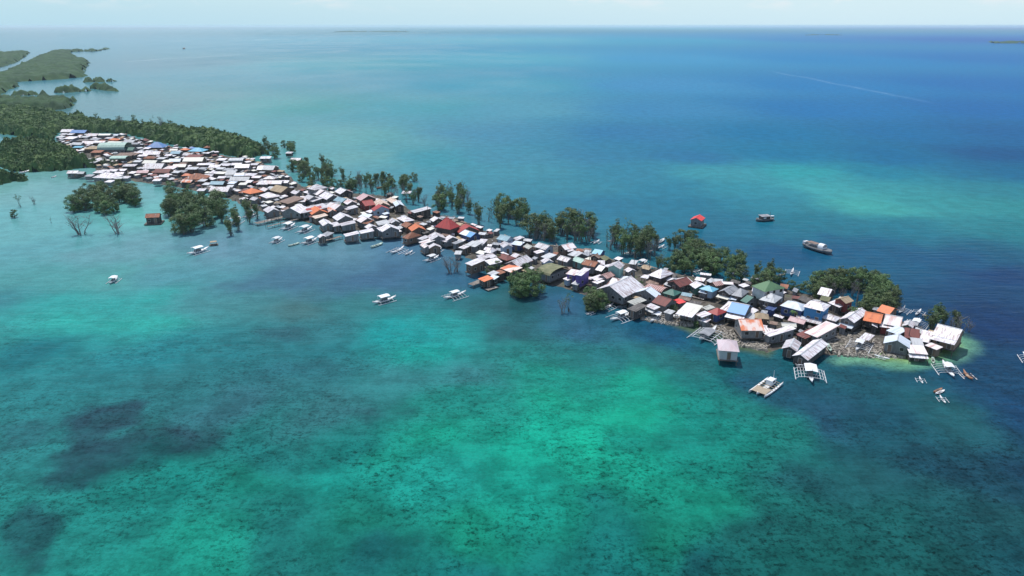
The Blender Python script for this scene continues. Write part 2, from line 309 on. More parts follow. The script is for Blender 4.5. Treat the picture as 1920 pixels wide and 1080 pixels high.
def build_sea():
    th = np.concatenate([np.linspace(-180, -66, 40), np.arange(-65, 65.01, 0.22), np.linspace(66, 180, 40)]) * math.pi / 180
    dn = np.concatenate([np.linspace(6, 58, 8), np.exp(np.linspace(math.log(62), math.log(3500), 620)), np.exp(np.linspace(math.log(3600), math.log(90000), 60))])
    T, D = np.meshgrid(th, dn); X = D * np.sin(T); Y = D * np.cos(T)
    nr, nc = X.shape
    me = bpy.data.meshes.new('sea'); v = np.zeros((nr * nc, 3), np.float32); v[:, 0] = X.ravel(); v[:, 1] = Y.ravel()
    i = np.arange((nr - 1))[:, None] * nc + np.arange(nc - 1)[None, :]
    q = np.stack([i, i + 1, i + nc + 1, i + nc], -1).reshape(-1, 4)
    me.vertices.add(len(v)); me.vertices.foreach_set('co', v.ravel())
    a_, b_, c_ = v[q[5000, :3]]; q = q if np.cross(b_ - a_, c_ - a_)[2] > 0 else np.ascontiguousarray(q[:, ::-1])
    me.loops.add(q.size); me.loops.foreach_set('vertex_index', q.ravel().astype(np.int32))
    me.polygons.add(len(q)); me.polygons.foreach_set('loop_start', np.arange(0, q.size, 4, dtype=np.int32))
    me.polygons.foreach_set('loop_total', np.full(len(q), 4, np.int32)); me.update(calc_edges=True)
    # sea colour, blended between the fitted places in plan coordinates (log distance, bearing)
    pts = np.array([(*tuple(at(p[0], p[1]))[:2], *p[2:5]) for p in SEA_TINTS], float)
    def key(x, y):
        d = np.hypot(x, y); return np.arctan2(x, y) * 1.9, np.log(d) * 1.75
    kx, ky = key(pts[:, 0], pts[:, 1])
    wx = (fbm(X / 17, Y / 17, 3) - .5); wy = (fbm(X / 17, Y / 17, 9) - .5)
    wx2 = (fbm(X / 60, Y / 60, 33) - .5); wy2 = (fbm(X / 60, Y / 60, 39) - .5)
    GX, GY = key(X + wx * 17 + wx2 * 34, np.maximum(Y, -1e9) + wy * 17 + wy2 * 34)
    back = Y < 20
    num = np.zeros((nr, nc, 3)); den = np.zeros((nr, nc))
    for k in range(len(pts)):
        wgt = 1.0 / ((GX - kx[k]) ** 2 + (GY - ky[k]) ** 2 + 3.5e-3) ** 1.7
        num += wgt[..., None] * pts[k, 2:5]; den += wgt
    C = num / den[..., None]
    # sea grass beds: darker patches with ragged edges
    for poly, amt in GRASS:
        wp = wpoly(poly); ins = inpoly(X, Y, wp); ed = edist(X, Y, wp)
        sd = np.where(ins, ed, -ed) + (fbm(X / 5, Y / 5, 21) - .5) * 7
        m = sm(-2.0, 3.0, sd) * amt * (1.0 + .5 * (fbm(X / 2.2, Y / 2.2, 5) - .5))
        C = C * (1 - m[..., None] * (1 - np.array([.85, .22, .36])))
    # sandy shoal round the tip of the village
    for poly, col, wdt in SHOAL:
        wp = wpoly(poly); ins = inpoly(X, Y, wp); ed = edist(X, Y, wp)
        sd = np.where(ins, ed, -ed) + (fbm(X / 4, Y / 4, 41) - .5) * wdt * .8
        m = sm(-wdt, wdt * .6, sd)
        C = C * (1 - m[..., None]) + np.array(col) * m[..., None]
    # pale slick drawn across the blue water
    for (x0, y0, x1, y1, w0, amt, col) in SLICK:
        a = at(x0, y0); b = at(x1, y1); dx, dy = b.x - a.x, b.y - a.y; l = math.hypot(dx, dy)
        t = ((X - a.x) * dx + (Y - a.y) * dy) / l; s = ((X - a.x) * dy - (Y - a.y) * dx) / l + (fbm(t / 60, t * 0, 61) - .5) * w0 * 4
        m = np.exp(-(s / w0) ** 2) * sm(0, l * .2, t) * (1 - sm(l * .8, l, t)) * amt * (.4 + 1.2 * fbm(X / 20, Y / 20, 66))
        C = C * (1 - m[..., None]) + np.array(col) * m[..., None]
    rgba = np.ones((nr * nc, 4), np.float32); rgba[:, :3] = np.clip(C, 0, 1).reshape(-1, 3)
    ca = me.color_attributes.new('sea_tint', 'FLOAT_COLOR', 'POINT'); ca.data.foreach_set('color', rgba.ravel())
    # how strongly coral heads and weed speckle the bottom
    PX, PY = proj(X, np.maximum(Y, 5.0))
    sp_ = .2 + .5 * sm(520, 700, PY) + .3 * sm(700, 900, PY)
    ca2 = me.attributes.new('speckle', 'FLOAT', 'POINT'); ca2.data.foreach_set('value', sp_.astype(np.float32).ravel())
    # sheltered water on the left lies calmer than the open water on the right
    calm = sm(1150, 250, PX + 500 * (fbm(X / 90, Y / 140, 71) - .5)) * sm(620, 200, PY)
    ca3 = me.attributes.new('calm', 'FLOAT', 'POINT'); ca3.data.foreach_set('value', calm.astype(np.float32).ravel())
    far = sm(200, 520, D); ca4 = me.attributes.new('far', 'FLOAT', 'POINT'); ca4.data.foreach_set('value', far.astype(np.float32).ravel())
    m, nt, bs = newmat('sea_water'); L = nt.links.new
    at_ = N(nt, 'ShaderNodeAttribute', attribute_name='sea_tint'); as_ = N(nt, 'ShaderNodeAttribute', attribute_name='speckle')
    geo = N(nt, 'ShaderNodeNewGeometry')
    def noise(sc, det, vec=(1, 1, 1), rough=.55, rot=0):
        mp = N(nt, 'ShaderNodeMapping'); mp.inputs['Scale'].default_value = vec; mp.inputs['Rotation'].default_value = (0, 0, rot)
        n = N(nt, 'ShaderNodeTexNoise'); n.inputs['Scale'].default_value = sc; n.inputs['Detail'].default_value = det; n.inputs['Roughness'].default_value = rough
        L(geo.outputs['Position'], mp.inputs[0]); L(mp.outputs[0], n.inputs['Vector']); return n.outputs['Fac']
    def ramp(src, a, b, lo, hi):
        mr = N(nt, 'ShaderNodeMapRange', interpolation_type='SMOOTHSTEP'); L(src, mr.inputs['Value'])
        mr.inputs['From Min'].default_value = a; mr.inputs['From Max'].default_value = b; mr.inputs['To Min'].default_value = lo; mr.inputs['To Max'].default_value = hi
        return mr.outputs[0]
    def math_(op, a, b):
        n = N(nt, 'ShaderNodeMath', operation=op)
        for i_, s_ in enumerate((a, b)):
            if isinstance(s_, (int, float)): n.inputs[i_].default_value = s_
            else: L(s_, n.inputs[i_])
        return n.outputs[0]
    blot = ramp(noise(.16, 5, rough=.65), .36, .64, .80, 1.16)           # metre-wide blotches
    head = math_('ADD', math_('MULTIPLY', ramp(noise(1.1, 3, rough=.75), .52, .58, 0.0, 1.0), .65), math_('MULTIPLY', ramp(noise(.5, 5, (.8, 1.2, 1), rough=.75), .50, .60, 0.0, 1.0), .55))             # coral heads
    zone = ramp(noise(.05, 4), .36, .58, .25, 1.0)
    headm = math_('MULTIPLY', math_('MULTIPLY', head, zone), as_.outputs['Fac'])
    dark = math_('SUBTRACT', 1.0, math_('MULTIPLY', headm, .62))
    blot2 = math_('ADD', math_('MULTIPLY', math_('SUBTRACT', blot, 1.0), math_('ADD', math_('MULTIPLY', as_.outputs['Fac'], .8), .35)), 1.0)
    mul = math_('MULTIPLY', dark, blot2)
    grain = ramp(noise(1.7, 3, rough=.7), .3, .7, .90, 1.10)
    mul = math_('MULTIPLY', mul, grain)
    vs = N(nt, 'ShaderNodeVectorMath', operation='SCALE'); L(at_.outputs['Color'], vs.inputs[0]); L(mul, vs.inputs['Scale'])
    L(vs.outputs[0], bs.inputs['Base Color'])
    bs.inputs['Roughness'].default_value = 1.0; bs.inputs['Specular IOR Level'].default_value = 0.0
    # wind ripples and a long low swell
    w1 = noise(.55, 3, (.45, 1.25, 1), .6, R(-8)); w2 = noise(.42, 2, (.16, 1.0, 1), .5, R(-11)); w3 = noise(2.4, 2, (.7, 1.2, 1), .6)
    hsum = math_('ADD', math_('MULTIPLY', w1, .55), math_('ADD', math_('MULTIPLY', w2, .9), math_('MULTIPLY', w3, .10)))
    bp = N(nt, 'ShaderNodeBump'); ac = N(nt, 'ShaderNodeAttribute', attribute_name='calm'); L(math_('SUBTRACT', .65, math_('MULTIPLY', ac.outputs['Fac'], .45)), bp.inputs['Strength']); bp.inputs['Distance'].default_value = .35
    L(hsum, bp.inputs['Height']); 
    L(bp.outputs[0], bs.inputs['Normal'])
    # reflection: full Fresnel on the calm left, much weaker where wind ruffles the surface
    gl = N(nt, 'ShaderNodeBsdfAnisotropic'); gl.inputs['Roughness'].default_value = .14; L(bp.outputs[0], gl.inputs['Normal'])
    fr = N(nt, 'ShaderNodeFresnel'); fr.inputs['IOR'].default_value = 1.33; L(bp.outputs[0], fr.inputs['Normal'])
    af = N(nt, 'ShaderNodeAttribute', attribute_name='far')
    gain = math_('ADD', math_('MULTIPLY', math_('SUBTRACT', 1.0, af.outputs['Fac']), .22), math_('ADD', .13, math_('MULTIPLY', ac.outputs['Fac'], .50)))
    fac = math_('MULTIPLY', fr.outputs[0], gain)
    ms = N(nt, 'ShaderNodeMixShader'); L(fac, ms.inputs[0]); L(bs.outputs[0], ms.inputs[1]); L(gl.outputs[0], ms.inputs[2])
    L(ms.outputs[0], [n for n in nt.nodes if n.type == 'OUTPUT_MATERIAL'][0].inputs['Surface'])
    me.materials.append(m)
    me.polygons.foreach_set('use_smooth', [True] * len(me.polygons))
    o = bpy.data.objects.new('sea', me); COL.objects.link(o); tag(o, kind='structure')
    return o
GRASS = [([(80,900),(130,830),(110,790),(180,755),(280,752),(270,790),(210,815),(330,795),(420,815),(400,850),(300,865),(220,890),(150,925),(100,915)], .72),
         ([(0,985),(60,950),(120,955),(125,1000),(70,1060),(0,1070)], .68),
         ([(640,765),(700,752),(770,770),(745,800),(690,800)], .45),
         ([(0,800),(60,790),(110,800),(90,830),(0,850)], .4),
         ([(480,620),(560,612),(590,640),(520,650)], .35)]
SHOAL = [([(1575,668),(1640,640),(1700,640),(1800,630),(1822,640),(1812,664),(1770,680),(1700,688),(1640,682),(1575,680)], (.13,.32,.20), 4.0),
         ([(1640,640),(1700,640),(1790,645),(1785,662),(1700,676),(1650,672)], (.26,.38,.13), 2.6),
         ([(1240,600),(1330,605),(1400,640),(1450,648),(1440,668),(1380,655),(1290,622)], (.07,.11,.07), 2.0)]
SLICK = [(1440,132,1780,200,4,.28,(.20,.34,.50)), (80,82,640,72,30,.35,(.45,.55,.58)), (180,118,470,102,12,.3,(.42,.52,.52))]
sea = build_sea()

# ---------------------------------------------------------------- the strip of ground under the village
LAND = [(1778,652),(1735,662),(1700,664),(1650,655),(1600,668),(1550,664),(1515,650),(1460,652),(1440,658),(1385,640),(1330,612),(1295,606),
        (1245,604),(1200,586),(1150,566),(1110,556),(1060,538),(985,526),(935,508),(885,484),(830,460),(760,442),(700,434),(620,426),
        (560,412),(480,394),(425,370),(330,350),(240,338),(200,326),(170,312),(130,292),(108,262),(135,250),(230,253),(280,268),(340,278),(400,290),(470,300),
        (525,318),(565,350),(620,358),(740,370),(770,398),(860,408),(900,432),(1000,458),(1060,462),(1120,480),(1190,498),(1250,512),
        (1330,525),(1420,532),(1480,545),(1540,560),(1600,575),(1680,598),(1730,618),(1775,636)]
def sheet(name, poly, step, hfun, mat, kind, seed=1, jit=1.5, zmin=-.15):
    """a terrain patch: grid over the polygon, height from the distance to its shore"""
    wp = np.array(wpoly(poly) if kind == 'structure' else poly); x0, y0 = wp.min(0) - 4; x1, y1 = wp.max(0) + 4
    xs = np.arange(x0, x1, step); ys = np.arange(y0, y1, step); X, Y = np.meshgrid(xs, ys)
    wl = [tuple(p) for p in wp]
    ins = inpoly(X, Y, wl); ed = edist(X, Y, wl); sd = np.where(ins, ed, -ed) + (fbm(X / 4, Y / 4, seed) - .5) * jit * 2
    Z = hfun(X, Y, sd)
    keep = (sd > -step * 1.5)
    kq = keep[:-1, :-1] & keep[1:, :-1] & keep[:-1, 1:] & keep[1:, 1:]
    idx = -np.ones(X.shape, int); use = np.zeros(X.shape, bool)
    for a in (0, 1):
        for b in (0, 1): use[a:X.shape[0]-1+a, b:X.shape[1]-1+b] |= kq
    idx[use] = np.arange(use.sum())
    vs = np.stack([X[use], Y[use], Z[use]], -1)
    q = np.stack([idx[:-1, :-1], idx[:-1, 1:], idx[1:, 1:], idx[1:, :-1]], -1)[kq]
    me = bpy.data.meshes.new(name); me.from_pydata(vs.tolist(), [], q.tolist()); me.materials.append(mat)
    me.polygons.foreach_set('use_smooth', [True] * len(me.polygons))
    o = bpy.data.objects.new(name, me); COL.objects.link(o); tag(o, kind=kind)
    return o
M_ground = dull('muddy_coral_ground', C3(.05,.045,.036), C3(.12,.105,.085), .35, (1,1,1), .36, .6, .95, C3(.07,.09,.04), .68, 0, 7)
M_stone = dull('coral_stone', C3(.40,.36,.30), C3(.24,.22,.19), .8, (1,1,1), .4, .65, .95, rnd=0)
M_junk = dull('driftwood_and_scrap', C3(.30,.26,.22), C3(.14,.12,.11), .6, (1,1,1), .42, .6, .9, C3(.60,.58,.56), .66, 0)
def land_h(X, Y, sd):
    return np.where(sd > 0, .06 + .35 * sm(0, 3, sd) + .22 * (fbm(X / 1.6, Y / 1.6, 8) - .5) * sm(0, 2, sd), .06 * sm(-1.5, 0, sd) - .12 * (1 - sm(-1.5, 0, sd)))
sheet('ground', LAND, 1.0, land_h, M_ground, 'structure', 5, 1.6)
landw = wpoly(LAND)
def rand_in(poly, n, seed):
    r = np.random.default_rng(seed); wp = np.array(wpoly(poly)); x0, y0 = wp.min(0); x1, y1 = wp.max(0); out = []
    while len(out) < n:
        p = r.uniform((x0, y0), (x1, y1), (400, 2)); m = inpoly(p[:, 0], p[:, 1], [tuple(a) for a in wp]); out += p[m].tolist()
    return out[:n]
def rocks(name, mat, spots, smin, smax, seed, plank=0.0, z=0.25):
    r = random.Random(seed); mb = MB()
    for x, y in spots:
        s = r.uniform(smin, smax)
        if r.random() < plank:
            mb.obox((x, y, z + r.uniform(.1, .35)), r.uniform(1.0, 2.8), r.uniform(.12, .3), .08, r.uniform(0, 3.14), r.uniform(-.15, .15))
        else:
            ph = r.uniform(0, 6.28); k = 5; vs = []
            for i in range(k):
                a = ph + i * 6.283 / k; q = s * r.uniform(.6, 1.1); vs.append((x + q * math.cos(a), y + q * math.sin(a), z - .3))
            for i in range(k):
                a = ph + .4 + i * 6.283 / k; q = s * r.uniform(.3, .7); vs.append((x + q * math.cos(a), y + q * math.sin(a), z + s * r.uniform(.3, .6)))
            mb.add(vs, [(i, (i+1) % k, k + (i+1) % k, k + i) for i in range(k)] + [tuple(range(k, 2*k))])
    return mb.build(name, mat)
# broken coral and scrap: the open rubble yard, the near shore wall, and litter between the houses
spt = rand_in([(1530,640),(1550,622),(1600,625),(1640,640),(1660,655),(1720,664),(1690,672),(1620,672),(1570,668)], 900, 1) \
   + rand_in([(1200,592),(1250,601),(1300,606),(1298,614),(1240,608),(1200,600)], 200, 2) \
   + rand_in([(1300,600),(1340,600),(1385,628),(1440,655),(1380,650),(1330,618)], 420, 3) + rand_in([(1390,642),(1440,648),(1438,660),(1392,650)], 150, 4)
o = rocks('coral_rubble', M_stone, spt, .18, .6, 4, .12); tag(o, 'pale broken coral rubble heaped along the near shore and yard', 'rubble', kind='stuff')
spt = rand_in(LAND, 5200, 12)
o = rocks('scrap_litter', M_junk, spt, .15, .5, 9, .6, .35); tag(o, 'scrap wood, stones and litter strewn between the houses', 'litter', kind='stuff')

# ---------------------------------------------------------------- houses
HOUSES = []      # records: root, px, py, roof key, wall key, type, size, landmark phrase
SPOTS = []       # footprints for keeping trees and fillers off the roofs
def house_parts(root, Lx, W, ze, ty, roof, wall, front, zf=1.0, detail=2, awn=None, over=.35, rise=None, seed=0):
    """local x along the ridge. front = list of local sides that face the shore ('y-','x-','x+','y+')"""
    r = random.Random(seed); hx, hy = Lx / 2, W / 2; wx, wy = max(hx - over, .5), max(hy - over, .5)
    rh = rise if rise is not None else max(.5, .24 * W) if ty in 'gh' else .12 * W
    ZR = ze + rh
    # walls
    mb = MB(); zt = ze - .02
    def zr(x, y):
        if ty == 'g': return ze + rh * (1 - abs(y) / hy) - .09
        if ty == 's': return ze + rh * (y + hy) / (2 * hy) - .09
        return ze - .05
    if ty != 'c':
        vs = [(-wx,-wy,zf),(wx,-wy,zf),(wx,wy,zf),(-wx,wy,zf),(-wx,-wy,zr(0,-wy)),(wx,-wy,zr(0,-wy)),(wx,wy,zr(0,wy)),(-wx,wy,zr(0,wy))]
        fs = [(3,2,1,0),(0,1,5,4),(2,3,7,6)]
        if ty == 'g':
            vs += [(-wx,0,zr(0,0)),(wx,0,zr(0,0))]; fs += [(1,2,6,9,5),(3,0,4,8,7),(4,5,9,8),(8,9,6,7)]
        else: fs += [(1,2,6,5),(3,0,4,7),(4,5,6,7)]
        mb.add(vs, fs); mb.build('wall', WM[wall], root)
    # roof
    mb = MB(); t = .07
    if ty == 'g':
        mb.slab([(-hx,-hy,ze),(hx,-hy,ze),(hx,0,ZR),(-hx,0,ZR)], t); mb.slab([(hx,hy,ze),(-hx,hy,ze),(-hx,0,ZR),(hx,0,ZR)], t)
        if detail > 1 and r.random() < .6: # a bent or patched sheet laid on top
            a = r.uniform(-.7, .3) * hx; b = a + r.uniform(.25, .5) * hx; s = r.choice((-1, 1))
            z = lambda y: ze + rh * (1 - abs(y) / hy) + .05
            q = [(a, s*hy*.95, z(hy*.95)), (b, s*hy*.95, z(hy*.95)), (b, s*hy*.15, z(hy*.15)), (a, s*hy*.15, z(hy*.15))]
            mb.slab(q if s < 0 else q[::-1], .04)
    elif ty == 'h':
        k = max(hx - hy, hx * .12)
        mb.slab([(-hx,-hy,ze),(hx,-hy,ze),(k,0,ZR),(-k,0,ZR)], t); mb.slab([(hx,hy,ze),(-hx,hy,ze),(-k,0,ZR),(k,0,ZR)], t)
        mb.slab([(hx,-hy,ze),(hx,hy,ze),(k,0,ZR)], t); mb.slab([(-hx,hy,ze),(-hx,-hy,ze),(-k,0,ZR)], t)
    elif ty == 'b':
        n = 8; P = [(-hy * math.cos(math.pi * i / n), ze + rh * 1.3 * math.sin(math.pi * i / n)) for i in range(n + 1)]
        for i in range(n): mb.slab([(-hx,P[i][0],P[i][1]),(hx,P[i][0],P[i][1]),(hx,P[i+1][0],P[i+1][1]),(-hx,P[i+1][0],P[i+1][1])], t)
    else:
        mb.slab([(-hx,-hy,ze),(hx,-hy,ze),(hx,hy,ZR),(-hx,hy,ZR)], t)
        if detail > 1:
            a = r.uniform(-.8, .2) * hx; b = a + r.uniform(.3, .6) * hx; z0 = ze + .05; z1 = ze + rh * .62 + .05
            mb.slab([(a,-hy-.15,z0),(b,-hy-.1,z0),(b,hy*.25,z1),(a,hy*.2,z1)], .04)
    ro = mb.build('roof', RM[roof], root)
    if ty in 'gh' and detail > 1 and Lx > 3.5:
        m2 = MB(); k = hx if ty == 'g' else max(hx - hy, hx * .12)
        m2.slab([(-k-.05,-.18,ZR-.02),(k+.05,-.18,ZR-.02),(k+.05,0,ZR+.09),(-k-.05,0,ZR+.09)], .05)
        m2.slab([(-k-.05,0,ZR+.09),(k+.05,0,ZR+.09),(k+.05,.18,ZR-.02),(-k-.05,.18,ZR-.02)], .05)
        m2.build('ridge_cap', RM['lgrey' if roof in ('white','cream','pinkw','bluew','bluesw') else roof], ro)
    if ty == 'c':
        for sx in (-1, 1):
            for sy in (-1, 1):
                m3 = MB(); m3.tube([(sx*wx, sy*wy, 0), (sx*wx, sy*wy, zr(0, sy*wy))], .07, 5); m3.build('post', M_wood, root)
        return
    if detail == 0: return
    # openings on the sides that face the shore
    def opening(side, u, z0, z1, wd, nm, framed):
        mb = MB(); fr = MB(); e = .035; f = .09
        def bx(m, u0, u1, za, zb, d):
            if side == 'y-': m.box(u0, -wy - d, za, u1, -wy + .02, zb)
            elif side == 'y+': m.box(u0, wy - .02, za, u1, wy + d, zb)
            elif side == 'x-': m.box(-wx - d, u0, za, -wx + .02, u1, zb)
            else: m.box(wx - .02, u0, za, wx + d, u1, zb)
        bx(mb, u - wd/2, u + wd/2, z0, z1, e)
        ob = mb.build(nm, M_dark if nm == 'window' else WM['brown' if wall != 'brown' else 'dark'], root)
        if framed:
            bx(fr, u - wd/2 - f, u - wd/2, z0 - f, z1 + f, .06); bx(fr, u + wd/2, u + wd/2 + f, z0 - f, z1 + f, .06)
            bx(fr, u - wd/2, u + wd/2, z1, z1 + f, .06); bx(fr, u - wd/2, u + wd/2, z0 - f, z0, .06)
            fr.build('frame', M_frame, ob)
    for k, side in enumerate(front):
        half = wx if side[0] == 'y' else wy
        if half < .9: continue
        n = max(1, int(half * 2 / 2.3))
        zb = zf + .9; floors = [zf] if ze - zf < 4 else [zf, zf + 2.4]
        for fl in floors:
            for i in range(n):
                u = -half + (i + .5) * 2 * half / n + r.uniform(-.15, .15)
                if k == 0 and fl == zf and i == n // 2: opening(side, u, zf + .06, zf + 1.9, .8, 'door', detail > 1)
                elif r.random() < .8: opening(side, u, fl + .85, fl + 1.65, r.uniform(.7, 1.0), 'window', detail > 1)
    if zf > .6:
        m4 = MB(); m4.box(-wx - .25, -wy - .45, zf - .16, wx + .25, wy + .1, zf - .004); m4.build('floor_deck', M_wood, root)
        nx = max(2, int(wx * 2 / 2.2) + 1) if detail > 1 else 2; ny = 2
        for i in range(nx):
            for j in range(ny):
                x = -wx + .1 + (2 * wx - .2) * i / (nx - 1); y = (-wy - .25) if j == 0 else wy - .1
                m3 = MB(); m3.tube([(x, y, -.8), (x, y, zf - .1)], .09, 5); m3.build('stilt', M_wood, root)
    if awn:
        side, depth, key, za = awn; m5 = MB(); za = za if za else ze - .25; d = depth
        if side == 'y-': P = [(-hx,-wy-d,za-.35),(hx,-wy-d,za-.35),(hx,-wy-.02,za),(-hx,-wy-.02,za)]
        elif side == 'x-': P = [(-wx-d,hy,za-.35),(-wx-d,-hy,za-.35),(-wx-.02,-hy,za),(-wx-.02,hy,za)]
        elif side == 'x+': P = [(wx+d,-hy,za-.35),(wx+d,hy,za-.35),(wx+.02,hy,za),(wx+.02,-hy,za)]
        m5.slab(P, .06); aw = m5.build('awning', RM[key], root)
        for i in (0, 1):
            m3 = MB(); px_, py_ = P[i][0] * .96, P[i][1] * .97; m3.tube([(px_, py_, -.4), (px_, py_, za - .42)], .07, 5); m3.build('post', M_wood, aw)
def add_house(c, rot, Lx, W, ze, ty, roof, wall, key=None, label=None, front=None, **kw):
    root = empty('stilt_house' if kw.get('zf', 1) > .6 else 'house', (c[0], c[1], 0), rot)
    if ty == 'c': root.name = 'canopy_shelter'
    if front is None:
        front = []
        for s, n in (('y-', (0,-1)), ('x-', (-1,0)), ('x+', (1,0)), ('y+', (0,1))):
            nx = n[0]*math.cos(rot) - n[1]*math.sin(rot); ny = n[0]*math.sin(rot) + n[1]*math.cos(rot)
            d = Vector((-c[0], -c[1])).normalized()
            q = nx*d.x + ny*d.y
            if q > .3: front.append((q, s))
        front = [s for q, s in sorted(front, reverse=True)]
    house_parts(root, Lx, W, ze, ty, roof, wall, front, seed=len(HOUSES) * 7 + 3, **kw)
    px, py = proj(c[0], c[1], ze)
    HOUSES.append(dict(o=root, px=px, py=py, roof=roof, wall=wall, ty=ty, a=Lx * W, lx=max(Lx, W), w=min(Lx, W), key=key, label=label, ze=ze, c=c))
    SPOTS.append((c[0], c[1], math.hypot(Lx, W) / 2, rot, Lx, W))
    return root
REG = {'R1': (1640,560,7.715), 'R2': (1480,560,7.715), 'R3': (1320,560,7.715), 'R5': (1400,480,7.715), 'R6': (1240,500,7.715),
       'R7': (1080,500,7.715), 'R8': (1560,480,7.715), 'R6b': (1080,430,9.6), 'R9': (860,330,4.5), 'R10': (740,400,7.715),
       'R11': (560,340,7.715), 'R12': (420,300,4.5), 'R13': (80,210,4.5), 'R14': (480,250,4.5)}
